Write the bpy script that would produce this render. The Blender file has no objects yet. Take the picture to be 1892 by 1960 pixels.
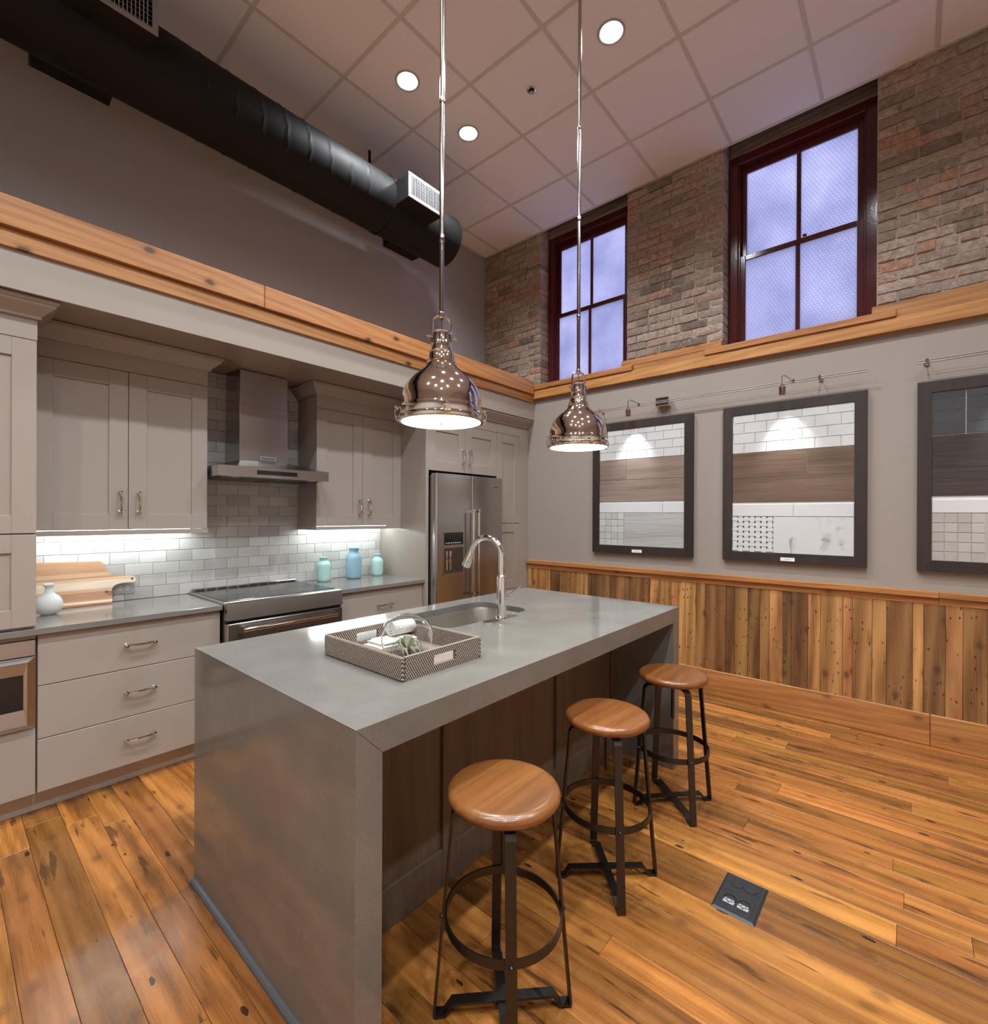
import bpy, math, random
from mathutils import Matrix, Vector
random.seed(7)
R = random.random
def U(a, b): return a + (b - a) * R()
SC = bpy.context.scene
COL = SC.collection
PI = math.pi

# ------------------------------------------------------------------ camera
H_EYE = 1.465
YAW, PITCH, ROLL = 0.719388943, -0.00093167, -0.00391469
FPX, CX, CY, IW, IH = 931.159, 934.0, 986.54, 1892.0, 1960.0
_f = Vector((math.cos(PITCH) * math.cos(YAW), math.cos(PITCH) * math.sin(YAW), math.sin(PITCH)))
_r = Vector((math.sin(YAW), -math.cos(YAW), 0.0))
_d = _f.cross(_r)
_r2 = math.cos(ROLL) * _r + math.sin(ROLL) * _d
_d2 = -math.sin(ROLL) * _r + math.cos(ROLL) * _d
_m = Matrix.Identity(4)
for i in range(3):
    _m[i][0], _m[i][1], _m[i][2] = _r2[i], -_d2[i], -_f[i]
_m[2][3] = H_EYE
cam = bpy.data.cameras.new('camera')
cam.sensor_fit = 'HORIZONTAL'
cam.sensor_width = 36.0
cam.lens = FPX / IW * 36.0
cam.shift_x = (IW / 2 - CX) / IW
cam.shift_y = (CY - IH / 2) / IW
cam.clip_start = 0.02
cam.clip_end = 60
camo = bpy.data.objects.new('camera', cam)
camo.matrix_world = _m
COL.objects.link(camo)
SC.camera = camo

# ------------------------------------------------------------------ world: blue dusk outside the windows
wd = bpy.data.worlds.new('dusk')
wd.use_nodes = True
SC.world = wd
wb = wd.node_tree.nodes['Background']
wb.inputs[0].default_value = (0.58, 0.62, 1.0, 1)
wb.inputs[1].default_value = 3.35

# ------------------------------------------------------------------ exposure and light levels
SC.view_settings.view_transform = 'Standard'
SC.view_settings.look = 'None'
SC.view_settings.gamma = 1.0
SC.view_settings.use_curve_mapping = False
SC.view_settings.exposure = 0.12
SC.cycles.use_denoising = True
SC.cycles.use_adaptive_sampling = True
SC.cycles.adaptive_threshold = 0.05
SC.cycles.adaptive_min_samples = 14
SC.cycles.max_bounces = 7
SC.cycles.diffuse_bounces = 4
SC.cycles.glossy_bounces = 4
SC.cycles.transmission_bounces = 6
SC.cycles.sample_clamp_indirect = 4.0
SC.cycles.caustics_reflective = False
CAN_W = 116.0
CAN_COL = (0.95, 1.0, 1.05)
PEND_STR = 8.0
PEND_COL = (0.97, 1.0, 0.80)
BAR_STR = 33.0
BAR_COL = (0.86, 0.97, 1.0)
SPOT_W = 19.0
SPOT_COL = (0.92, 0.97, 1.0)

# ------------------------------------------------------------------ node helpers
def newmat(name):
    m = bpy.data.materials.new(name)
    m.use_nodes = True
    return m, m.node_tree, m.node_tree.nodes['Principled BSDF']
def N(nt, t, **kw):
    n = nt.nodes.new(t)
    for k, v in kw.items():
        setattr(n, k, v)
    return n
def setin(n, **kw):
    for k, v in kw.items():
        n.inputs[k.replace('_', ' ')].default_value = v
def L(nt, a, b): nt.links.new(a, b)
def c4(c): return (c[0], c[1], c[2], 1.0)
def math_(nt, op, a, b=None, clamp=False):
    n = N(nt, 'ShaderNodeMath', operation=op, use_clamp=clamp)
    for i, v in enumerate((a, b)):
        if v is None: continue
        if isinstance(v, (int, float)): n.inputs[i].default_value = v
        else: L(nt, v, n.inputs[i])
    return n.outputs[0]
def ramp(nt, fac, stops, interp='LINEAR'):
    n = N(nt, 'ShaderNodeValToRGB')
    n.color_ramp.interpolation = interp
    e = n.color_ramp.elements
    while len(e) < len(stops): e.new(0.5)
    for i, (p, c) in enumerate(stops):
        e[i].position = p
        e[i].color = c4(c) if len(c) == 3 else c
    L(nt, fac, n.inputs[0])
    return n.outputs[0]
def mixc(nt, fac, a, b, mode='MIX'):
    n = N(nt, 'ShaderNodeMix', data_type='RGBA', blend_type=mode)
    for i, v in ((0, fac), (6, a), (7, b)):
        if isinstance(v, (int, float)): n.inputs[i].default_value = v
        elif isinstance(v, tuple): n.inputs[i].default_value = c4(v)
        else: L(nt, v, n.inputs[i])
    return n.outputs[2]
def noise(nt, vec, scale, detail=3.0, rough=0.55, dist=0.0):
    n = N(nt, 'ShaderNodeTexNoise')
    setin(n, Scale=scale, Detail=detail, Roughness=rough, Distortion=dist)
    L(nt, vec, n.inputs['Vector'])
    return n.outputs['Fac']
def objvec(nt, rnd=True, scale=None):
    tc = N(nt, 'ShaderNodeTexCoord')
    v = tc.outputs['Object']
    oi = None
    if rnd:
        oi = N(nt, 'ShaderNodeObjectInfo')
        cx = N(nt, 'ShaderNodeCombineXYZ')
        for i, k in enumerate((13.7, 37.3, 71.9)):
            L(nt, math_(nt, 'MULTIPLY', oi.outputs['Random'], k), cx.inputs[i])
        va = N(nt, 'ShaderNodeVectorMath', operation='ADD')
        L(nt, v, va.inputs[0]); L(nt, cx.outputs[0], va.inputs[1])
        v = va.outputs[0]
    if scale:
        v = vscale(nt, v, scale)
    return v, (oi.outputs['Random'] if oi else None)
def vscale(nt, v, s):
    vm = N(nt, 'ShaderNodeVectorMath', operation='MULTIPLY')
    L(nt, v, vm.inputs[0]); vm.inputs[1].default_value = s
    return vm.outputs[0]
def bump(nt, b, h, strength=0.2, dist=0.002):
    n = N(nt, 'ShaderNodeBump')
    setin(n, Strength=strength, Distance=dist)
    L(nt, h, n.inputs['Height'])
    L(nt, n.outputs[0], b.inputs['Normal'])

def plain(name, col, rough=0.5, metal=0.0, var=0.06, nscale=9.0, bmp=0.0, bscale=180.0, coat=0.0, spec=0.5, rvar=0.0):
    m, nt, b = newmat(name)
    v, _ = objvec(nt, False)
    n = noise(nt, v, nscale, 2)
    c = mixc(nt, n, tuple(x * (1 - var) for x in col), tuple(min(1, x * (1 + var)) for x in col))
    L(nt, c, b.inputs['Base Color'])
    setin(b, Roughness=rough, Metallic=metal)
    b.inputs['Specular IOR Level'].default_value = spec
    if rvar:
        L(nt, math_(nt, 'MULTIPLY_ADD', n, rvar), b.inputs['Roughness'])
        nn = b.inputs['Roughness'].links[0].from_node
        nn.inputs[2].default_value = rough - rvar / 2
    if coat: b.inputs['Coat Weight'].default_value = coat
    if bmp: bump(nt, b, noise(nt, v, bscale, 2), bmp, 0.001)
    return m

def wood(name, cols, grain='Y', perp=None, rough=0.35, ring=16.0, var=0.35, stain=0.0, holes=0.0, rnd=True, bmp=0.12, knots=0.0, coat=0.0, huevar=0.02, staincol=(0.05, 0.028, 0.015), fine=0.40, wave=0.10, hscale=17.0, cw=0.16, fscale=120):
    m, nt, b = newmat(name)
    v, rn = objvec(nt, rnd)
    along = {'X': 0, 'Y': 1, 'Z': 2}[grain]
    def sc(a):
        s = [1.0, 1.0, 1.0]; s[along] = a
        return tuple(s)
    v1 = vscale(nt, v, sc(0.07))
    def flat(al):
        sp_ = N(nt, 'ShaderNodeSeparateXYZ'); L(nt, v, sp_.inputs[0])
        pa = {'X': 0, 'Y': 1, 'Z': 2}[perp or {'Y': 'X', 'Z': 'Y', 'X': 'Z'}[grain]]
        cb = N(nt, 'ShaderNodeCombineXYZ')
        wob = math_(nt, 'MULTIPLY', noise(nt, v, 40, 2), 0.012)
        L(nt, math_(nt, 'MULTIPLY', math_(nt, 'ADD', sp_.outputs[along], wob), al), cb.inputs[0]); L(nt, math_(nt, 'ADD', sp_.outputs[pa], wob), cb.inputs[1])
        return cb.outputs[0]
    n1 = noise(nt, v1, 9, 4, 0.6)
    w = N(nt, 'ShaderNodeTexWave', wave_type='BANDS', bands_direction='DIAGONAL')
    setin(w, Scale=ring, Distortion=9.0, Detail=2.0)
    w.inputs['Detail Scale'].default_value = 0.7
    L(nt, v1, w.inputs['Vector'])
    nf = noise(nt, vscale(nt, v, sc(0.022)), fscale, 3, 0.65)
    f = math_(nt, 'ADD', math_(nt, 'MULTIPLY', w.outputs['Fac'], wave), math_(nt, 'MULTIPLY', n1, 1.0 - wave - fine))
    f = math_(nt, 'ADD', f, math_(nt, 'MULTIPLY', nf, fine))
    c = ramp(nt, f, [(0.5 - cw, cols[0]), (0.50, cols[1]), (0.5 + cw, cols[2])])
    if rn is not None:
        h2 = math_(nt, 'FRACT', math_(nt, 'MULTIPLY', rn, 17.31))
        hsv = N(nt, 'ShaderNodeHueSaturation')
        L(nt, math_(nt, 'ADD', math_(nt, 'MULTIPLY', h2, 2 * huevar), 0.5 - huevar), hsv.inputs['Hue'])
        L(nt, math_(nt, 'ADD', math_(nt, 'MULTIPLY', rn, 2 * var), 1.0 - var), hsv.inputs['Value'])
        L(nt, c, hsv.inputs['Color'])
        c = hsv.outputs[0]
    h = f
    if stain:
        s = noise(nt, vscale(nt, v, sc(0.16)), 5.5, 4, 0.65)
        s = ramp(nt, s, [(0.52, (0, 0, 0)), (0.68, (1, 1, 1))])
        c = mixc(nt, math_(nt, 'MULTIPLY', s, stain), c, staincol)
        s2 = noise(nt, vscale(nt, v, sc(0.12)), 26, 3, 0.5)
        s2 = ramp(nt, s2, [(0.64, (0, 0, 0)), (0.68, (1, 1, 1))])
        c = mixc(nt, math_(nt, 'MULTIPLY', s2, stain * 0.95), c, tuple(x * 0.45 for x in staincol))
    if knots:
        vo = N(nt, 'ShaderNodeTexVoronoi', voronoi_dimensions='2D')
        setin(vo, Scale=4.4)
        L(nt, flat(0.60), vo.inputs['Vector'])
        k = ramp(nt, vo.outputs['Distance'], [(0.040, (1, 1, 1)), (0.085, (0, 0, 0))])
        k2 = ramp(nt, vo.outputs['Distance'], [(0.05, (1, 1, 1)), (0.15, (0, 0, 0))])
        c = mixc(nt, math_(nt, 'MULTIPLY', k2, knots * 0.45), c, tuple(x * 0.55 for x in cols[0]))
        c = mixc(nt, math_(nt, 'MULTIPLY', k, knots), c, (0.07, 0.022, 0.012))
    if holes:
        vo = N(nt, 'ShaderNodeTexVoronoi', voronoi_dimensions='2D')
        setin(vo, Scale=hscale)
        L(nt, flat(0.38), vo.inputs['Vector'])
        wn = N(nt, 'ShaderNodeSeparateColor')
        L(nt, vo.outputs['Color'], wn.inputs[0])
        thr = math_(nt, 'MULTIPLY', math_(nt, 'GREATER_THAN', wn.outputs[0], 1.0 - holes), 0.13)
        hm = ramp(nt, noise(nt, vscale(nt, v, sc(0.35)), 7, 2), [(0.46, (0.25, 0.25, 0.25)), (0.56, (1, 1, 1))])
        thr = math_(nt, 'MULTIPLY', thr, hm)
        k = math_(nt, 'LESS_THAN', vo.outputs['Distance'], thr)
        c = mixc(nt, math_(nt, 'MULTIPLY', k, 0.9), c, (0.012, 0.008, 0.006))
    L(nt, c, b.inputs['Base Color'])
    nr = noise(nt, v, 14, 3)
    L(nt, math_(nt, 'ADD', math_(nt, 'MULTIPLY', nr, 0.16), rough - 0.08), b.inputs['Roughness'])
    if coat:
        b.inputs['Coat Weight'].default_value = coat
        b.inputs['Coat Roughness'].default_value = 0.12
    if bmp >= 0.08: bump(nt, b, nf, bmp, 0.003)
    return m

def metal(name, col, rough, brushed=None, var=0.05):
    m, nt, b = newmat(name)
    setin(b, Metallic=1.0)
    v, _ = objvec(nt, False)
    if brushed:
        n = noise(nt, vscale(nt, v, brushed), 700, 2)
        L(nt, math_(nt, 'ADD', math_(nt, 'MULTIPLY', n, 0.04), rough - 0.02), b.inputs['Roughness'])
        if brushed[2] == 1:
            tg = N(nt, 'ShaderNodeTangent', direction_type='RADIAL', axis='Z')
            L(nt, tg.outputs[0], b.inputs['Tangent'])
            b.inputs['Anisotropic'].default_value = 0.65
            b.inputs['Anisotropic Rotation'].default_value = 0.25
    else:
        n = noise(nt, v, 30, 2)
        b.inputs['Roughness'].default_value = rough
    L(nt, mixc(nt, n, tuple(x * (1 - var) for x in col), tuple(min(1, x * (1 + var)) for x in col)), b.inputs['Base Color'])
    return m

def emis(name, col, s):
    m, nt, b = newmat(name)
    b.inputs['Base Color'].default_value = c4(col)
    b.inputs['Emission Color'].default_value = c4(col)
    b.inputs['Emission Strength'].default_value = s
    return m

def glassm(name, col=(1, 1, 1), rough=0.0, ior=1.45):
    m, nt, b = newmat(name)
    setin(b, Roughness=rough, IOR=ior)
    b.inputs['Base Color'].default_value = c4(col)
    b.inputs['Transmission Weight'].default_value = 1.0
    return m

# ------------------------------------------------------------------ materials
M = {}
M['cab'] = plain('cabinet_paint', (0.350, 0.300, 0.256), 0.33, var=0.015)
M['drywall'] = plain('drywall_paint', (0.316, 0.270, 0.234), 0.6, var=0.02)
M['greywall'] = plain('grey_wall_paint', (0.36, 0.355, 0.355), 0.55, var=0.03)
M['otherwall'] = plain('far_wall_paint', (0.80, 0.78, 0.75), 0.6, var=0.02)
M['ctile'] = plain('ceiling_tile', (0.84, 0.845, 0.87), 0.85, var=0.05, nscale=160, bmp=0.25, bscale=420)
M['tee'] = plain('ceiling_grid_metal', (0.62, 0.60, 0.58), 0.55, var=0.02)
M['white'] = plain('white_enamel', (0.82, 0.80, 0.78), 0.35, var=0.02)
M['pine'] = wood('golden_pine_x', [(0.27, 0.105, 0.030), (0.43, 0.190, 0.058), (0.54, 0.265, 0.095)], 'X', 'Z', 0.42, 13, 0.06, knots=0.9, bmp=0.05, huevar=0.004)
M['pine_y'] = wood('golden_pine_y', [(0.26, 0.10, 0.028), (0.40, 0.172, 0.050), (0.52, 0.25, 0.085)], 'Y', 'Z', 0.42, 13, 0.08, knots=0.45, bmp=0.05, huevar=0.004)
M['floor'] = wood('reclaimed_heart_pine', [(0.165, 0.057, 0.012), (0.365, 0.138, 0.030), (0.50, 0.212, 0.055)], 'Y', 'X', 0.27, 9, 0.40, stain=0.72, holes=0.14, bmp=0.08, huevar=0.006, staincol=(0.080, 0.034, 0.012), hscale=15.0, cw=0.19, fine=0.40, wave=0.12, knots=0.35, fscale=230)
M['wains'] = wood('reclaimed_barn_pine', [(0.14, 0.060, 0.018), (0.33, 0.150, 0.048), (0.47, 0.240, 0.088)], 'Z', 'Y', 0.5, 6, 0.52, stain=0.38, holes=0.42, bmp=0.15, huevar=0.008, staincol=(0.07, 0.034, 0.014), hscale=36.0, knots=0.6, fine=0.36, wave=0.20, cw=0.20, fscale=200)
M['seat'] = wood('stool_seat_wood', [(0.13, 0.040, 0.011), (0.195, 0.068, 0.018), (0.25, 0.092, 0.026)], 'X', 'Y', 0.30, 12, 0.10, bmp=0.02, coat=0.25, huevar=0.004, wave=0.06)
M['espresso'] = wood('espresso_frame_wood', [(0.014, 0.008, 0.006), (0.025, 0.015, 0.011), (0.040, 0.025, 0.019)], 'Z', 'Y', 0.52, 14, 0.08, bmp=0.04, wave=0.04, huevar=0.004)
M['islandwood'] = wood('island_stained_wood', [(0.095, 0.064, 0.044), (0.135, 0.094, 0.066), (0.17, 0.122, 0.090)], 'Z', 'X', 0.42, 10, 0.06, bmp=0.03, wave=0.05, huevar=0.003)
M['stone'] = None
M['iron'] = metal('dark_iron', (0.075, 0.068, 0.062), 0.42, (1, 1, 0.05), 0.2)
M['ductblack'] = plain('black_duct_paint', (0.009, 0.0085, 0.0085), 0.6, var=0.5, nscale=3.0, spec=0.2)
M['nickel'] = metal('polished_nickel', (0.70, 0.65, 0.60), 0.06)
M['rail'] = metal('satin_rail_nickel', (0.20, 0.18, 0.165), 0.45)
M['rodmetal'] = metal('aged_nickel_rod', (0.40, 0.36, 0.33), 0.14)
M['chrome'] = metal('chrome', (0.80, 0.80, 0.78), 0.05)
M['steel'] = metal('brushed_steel', (0.50, 0.475, 0.45), 0.25, (0.02, 1, 1), 0.01)
M['steel_v'] = metal('brushed_steel_panel', (0.47, 0.45, 0.43), 0.25, (0.03, 0.03, 1), 0.01)
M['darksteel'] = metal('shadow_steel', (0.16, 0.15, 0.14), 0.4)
M['black'] = plain('black_gloss', (0.012, 0.011, 0.011), 0.12, var=0.2)
M['blackmatte'] = plain('black_plastic', (0.022, 0.024, 0.027), 0.45, var=0.2, nscale=40)
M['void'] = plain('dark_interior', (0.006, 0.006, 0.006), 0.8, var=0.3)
M['grey_plate'] = plain('grey_outlet_plate', (0.38, 0.38, 0.37), 0.4, var=0.03)
M['burgundy'] = plain('burgundy_gloss_paint', (0.078, 0.013, 0.015), 0.14, var=0.25, nscale=24, bmp=0.25, bscale=60)
M['toekick'] = plain('toe_kick_paint', (0.50, 0.455, 0.415), 0.35, var=0.03)
M['mortar'] = plain('old_mortar', (0.42, 0.37, 0.315), 0.95, var=0.45, nscale=30, bmp=0.9, bscale=70)
M['grout'] = plain('white_grout', (0.72, 0.71, 0.69), 0.8, var=0.05)
M['cloth'] = plain('white_towel', (0.80, 0.78, 0.72), 0.95, var=0.05, nscale=60, bmp=0.6, bscale=500)
M['airplant'] = plain('air_plant_leaf', (0.66, 0.70, 0.50), 0.7, var=0.2, nscale=30)
M['plantbase'] = plain('air_plant_stub', (0.16, 0.10, 0.05), 0.8, var=0.3, nscale=60)
M['lens'] = emis('lamp_lens', (1.0, 0.95, 0.90), 9.0)
M['cantrim'] = plain('downlight_reflector', (0.40, 0.40, 0.395), 0.4, var=0.02)
M['darktrim'] = plain('slate_shoe_molding', (0.085, 0.085, 0.09), 0.35)
M['register'] = plain('register_enamel', (0.22, 0.22, 0.22), 0.45, var=0.03)
M['pendlens'] = emis('pendant_diffuser', PEND_COL, PEND_STR)
M['ledbar'] = emis('led_strip', BAR_COL, BAR_STR)
M['spotlens'] = emis('spot_lens', (0.95, 0.98, 1.0), 20.0)
M['glass'] = glassm('clear_glass')
M['printgrey'] = plain('grey_print', (0.25, 0.25, 0.25), 0.7)
M['leather'] = plain('leather_cord', (0.20, 0.11, 0.06), 0.8)

def stone_mat():
    m, nt, b = newmat('grey_quartz')
    v, _ = objvec(nt, False)
    n1 = noise(nt, v, 260, 3, 0.7)
    n2 = noise(nt, v, 5, 4)
    f = math_(nt, 'ADD', math_(nt, 'MULTIPLY', n1, 0.6), math_(nt, 'MULTIPLY', n2, 0.4))
    c = ramp(nt, f, [(0.28, (0.142, 0.132, 0.115)), (0.52, (0.190, 0.177, 0.157)), (0.76, (0.245, 0.230, 0.204))])
    L(nt, c, b.inputs['Base Color'])
    setin(b, Roughness=0.10)
    return m
M['stone'] = stone_mat()

def glaze_mat(name, col, var, rough=0.10):
    """a glazed tile: tone differs per tile and drifts slowly across it"""
    m, nt, b = newmat(name)
    v, rn = objvec(nt, True)
    n = noise(nt, v, 9, 2)
    f = math_(nt, 'ADD', math_(nt, 'MULTIPLY', rn, 0.6), math_(nt, 'MULTIPLY', n, 0.5))
    c = ramp(nt, f, [(0.15, tuple(x * (1 - var) for x in col)), (0.85, tuple(min(1, x * (1 + var)) for x in col))])
    L(nt, c, b.inputs['Base Color'])
    setin(b, Roughness=rough)
    bump(nt, b, noise(nt, v, 16, 2), 0.10, 0.004)
    return m
M['splash'] = glaze_mat('grey_glazed_tile', (0.56, 0.545, 0.52), 0.17)
M['whitetile'] = glaze_mat('white_glazed_tile', (0.58, 0.58, 0.575), 0.03, 0.15)
M['darktile'] = glaze_mat('charcoal_glazed_tile', (0.055, 0.058, 0.064), 0.1, 0.18)
M['mosaic'] = glaze_mat('taupe_mosaic_tile', (0.40, 0.375, 0.345), 0.12, 0.5)
M['lightmosaic'] = glaze_mat('pale_mosaic_tile', (0.44, 0.435, 0.415), 0.12, 0.5)
M['blackdot'] = plain('black_mosaic_dot', (0.02, 0.02, 0.02), 0.3)
M['smp_taupe'] = wood('taupe_plank_tile', [(0.15, 0.105, 0.085), (0.23, 0.17, 0.14), (0.30, 0.23, 0.19)], 'Y', 'Z', 0.32, 9, 0.06, bmp=0.25, wave=0.05, huevar=0.003)
M['smp_brown'] = wood('brown_plank_tile', [(0.075, 0.046, 0.030), (0.135, 0.085, 0.056), (0.185, 0.123, 0.083)], 'Y', 'Z', 0.34, 9, 0.06, bmp=0.3, wave=0.05, huevar=0.003)
M['smp_dark'] = wood('dark_plank_tile', [(0.016, 0.012, 0.010), (0.036, 0.027, 0.022), (0.06, 0.046, 0.039)], 'Y', 'Z', 0.42, 12, 0.06, bmp=0.4, wave=0.05, huevar=0.003)
M['smp_grey'] = wood('grey_grained_tile', [(0.28, 0.27, 0.255), (0.39, 0.385, 0.37), (0.46, 0.455, 0.44)], 'Y', 'Z', 0.5, 22, 0.04, bmp=0.3, wave=0.05, huevar=0.0)

def marble_mat():
    m, nt, b = newmat('white_marble_tile')
    v, _ = objvec(nt, False)
    d = noise(nt, v, 2.3, 4, 0.5, 0.9)
    k = math_(nt, 'ABSOLUTE', math_(nt, 'SUBTRACT', d, 0.5))
    g = noise(nt, v, 5, 2)
    k = math_(nt, 'ADD', k, math_(nt, 'MULTIPLY', ramp(nt, g, [(0.45, (1, 1, 1)), (0.56, (0, 0, 0))]), 0.06))
    c = ramp(nt, k, [(0.0, (0.26, 0.25, 0.24)), (0.014, (0.45, 0.45, 0.44)), (0.045, (0.56, 0.56, 0.555))])
    L(nt, c, b.inputs['Base Color'])
    setin(b, Roughness=0.25)
    return m
M['marble'] = marble_mat()

def brick_mat():
    m, nt, b = newmat('old_brick')
    tc = N(nt, 'ShaderNodeTexCoord')
    oi = N(nt, 'ShaderNodeObjectInfo')
    geo = N(nt, 'ShaderNodeNewGeometry')
    p = geo.outputs['Position']
    c = ramp(nt, oi.outputs['Random'], [(0.0, (0.24, 0.18, 0.145)), (0.3, (0.48, 0.36, 0.28)), (0.6, (0.60, 0.47, 0.38)), (0.85, (0.53, 0.35, 0.255)), (1.0, (0.58, 0.33, 0.21))])
    n = noise(nt, p, 28, 5, 0.7)
    c = mixc(nt, 0.7, c, ramp(nt, n, [(0.32, (0.25, 0.24, 0.23)), (0.66, (1.0, 1.0, 1.0))]), 'MULTIPLY')
    big = noise(nt, p, 2.6, 3)
    c = mixc(nt, ramp(nt, big, [(0.44, (0, 0, 0)), (0.68, (0.75, 0.75, 0.75))]), c, (0.35, 0.29, 0.25))
    sm = noise(nt, p, 17, 4, 0.75)
    c = mixc(nt, ramp(nt, sm, [(0.60, (0, 0, 0)), (0.72, (0.6, 0.6, 0.6))]), c, (0.62, 0.56, 0.50))
    L(nt, c, b.inputs['Base Color'])
    setin(b, Roughness=0.9)
    bump(nt, b, noise(nt, p, 75, 3, 0.7), 1.0, 0.012)
    return m
M['brick'] = brick_mat()

def rattan_mat():
    m, nt, b = newmat('woven_rattan')
    tc = N(nt, 'ShaderNodeTexCoord')
    s = N(nt, 'ShaderNodeSeparateXYZ')
    L(nt, tc.outputs['Object'], s.inputs[0])
    a = math_(nt, 'ADD', math_(nt, 'ADD', s.outputs[0], s.outputs[1]), math_(nt, 'MULTIPLY', s.outputs[2], 0.62))
    st = math_(nt, 'SINE', math_(nt, 'MULTIPLY', a, 700.0))
    row = math_(nt, 'SINE', math_(nt, 'MULTIPLY', s.outputs[2], 900.0))
    f = math_(nt, 'ADD', math_(nt, 'MULTIPLY', st, 0.5), 0.5)
    c = ramp(nt, f, [(0.5, (0.085, 0.052, 0.038)), (0.85, (0.55, 0.47, 0.39))])
    c = mixc(nt, noise(nt, tc.outputs['Object'], 60, 2), c, (0.16, 0.11, 0.085), 'MIX')
    c2 = mixc(nt, 0.35, ramp(nt, f, [(0.55, (0.075, 0.044, 0.032)), (0.85, (0.62, 0.53, 0.44))]), c)
    L(nt, c2, b.inputs['Base Color'])
    setin(b, Roughness=0.6)
    bump(nt, b, math_(nt, 'ADD', f, math_(nt, 'MULTIPLY', row, 0.4)), 0.6, 0.002)
    return m
M['rattan'] = rattan_mat()

def board_mat():
    m, nt, b = newmat('striped_acacia_board')
    tc = N(nt, 'ShaderNodeTexCoord')
    v = tc.outputs['Object']
    s = N(nt, 'ShaderNodeSeparateXYZ')
    L(nt, v, s.inputs[0])
    n = noise(nt, vscale(nt, v, (0.2, 1, 1)), 18, 4)
    z = math_(nt, 'ADD', s.outputs[2], math_(nt, 'MULTIPLY', n, 0.006))
    f = math_(nt, 'MULTIPLY', math_(nt, 'SUBTRACT', z, 0.914), 3.6)
    A, B, D, E_ = (0.56, 0.30, 0.175), (0.72, 0.46, 0.30), (0.84, 0.68, 0.52), (0.42, 0.20, 0.09)
    c = ramp(nt, f, [(0.0, E_), (0.06, D), (0.11, A), (0.30, B), (0.36, D), (0.52, B), (0.585, A), (0.62, B), (0.70, A), (0.86, A)], 'CONSTANT')
    g = noise(nt, vscale(nt, v, (0.05, 1, 1)), 120, 3)
    c = mixc(nt, 0.5, c, ramp(nt, g, [(0.3, (0.6, 0.6, 0.6)), (0.7, (1, 1, 1))]), 'MULTIPLY')
    L(nt, c, b.inputs['Base Color'])
    setin(b, Roughness=0.5)
    return m
M['board'] = board_mat()

def frosted(name, col):
    m, nt, b = newmat(name)
    b.inputs['Base Color'].default_value = c4(col)
    setin(b, Roughness=0.55)
    b.inputs['Transmission Weight'].default_value = 0.35
    b.inputs['Subsurface Weight'].default_value = 0.4
    b.inputs['Subsurface Radius'].default_value = (0.03, 0.03, 0.03)
    return m
M['jar_aqua'] = frosted('frosted_aqua_glass', (0.62, 0.92, 0.87))
M['jar_blue'] = frosted('frosted_blue_glass', (0.42, 0.66, 0.80))
M['vase'] = frosted('frosted_white_glass', (0.90, 0.94, 0.91))

def wireglass():
    m, nt, b = newmat('frosted_wired_glass')
    v, _ = objvec(nt, False)
    out = nt.nodes['Material Output']
    nt.nodes.remove(b)
    tr = N(nt, 'ShaderNodeBsdfTranslucent')
    n = noise(nt, v, 2.2, 3)
    n2 = noise(nt, v, 60, 2)
    f = math_(nt, 'ADD', math_(nt, 'MULTIPLY', n, 0.8), math_(nt, 'MULTIPLY', n2, 0.2))
    L(nt, ramp(nt, f, [(0.3, (0.62, 0.62, 0.72)), (0.7, (0.95, 0.93, 0.95))]), tr.inputs[0])
    gl = N(nt, 'ShaderNodeBsdfGlossy')
    gl.inputs['Roughness'].default_value = 0.28
    fr = N(nt, 'ShaderNodeFresnel')
    mx = N(nt, 'ShaderNodeMixShader')
    bp = N(nt, 'ShaderNodeBump')
    setin(bp, Strength=0.35, Distance=0.004)
    L(nt, noise(nt, v, 120, 2), bp.inputs['Height'])
    L(nt, bp.outputs[0], gl.inputs['Normal'])
    L(nt, fr.outputs[0], mx.inputs[0]); L(nt, tr.outputs[0], mx.inputs[1]); L(nt, gl.outputs[0], mx.inputs[2])
    L(nt, mx.outputs[0], out.inputs[0])
    return m
M['wireglass'] = wireglass()
M['wire'] = plain('embedded_wire', (0.10, 0.10, 0.17), 0.5)
M['lintel'] = wood('weathered_lintel', [(0.09, 0.065, 0.048), (0.19, 0.145, 0.11), (0.30, 0.24, 0.19)], 'Y', 'Z', 0.85, 14, 0.1, bmp=0.7, huevar=0.0)

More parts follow.
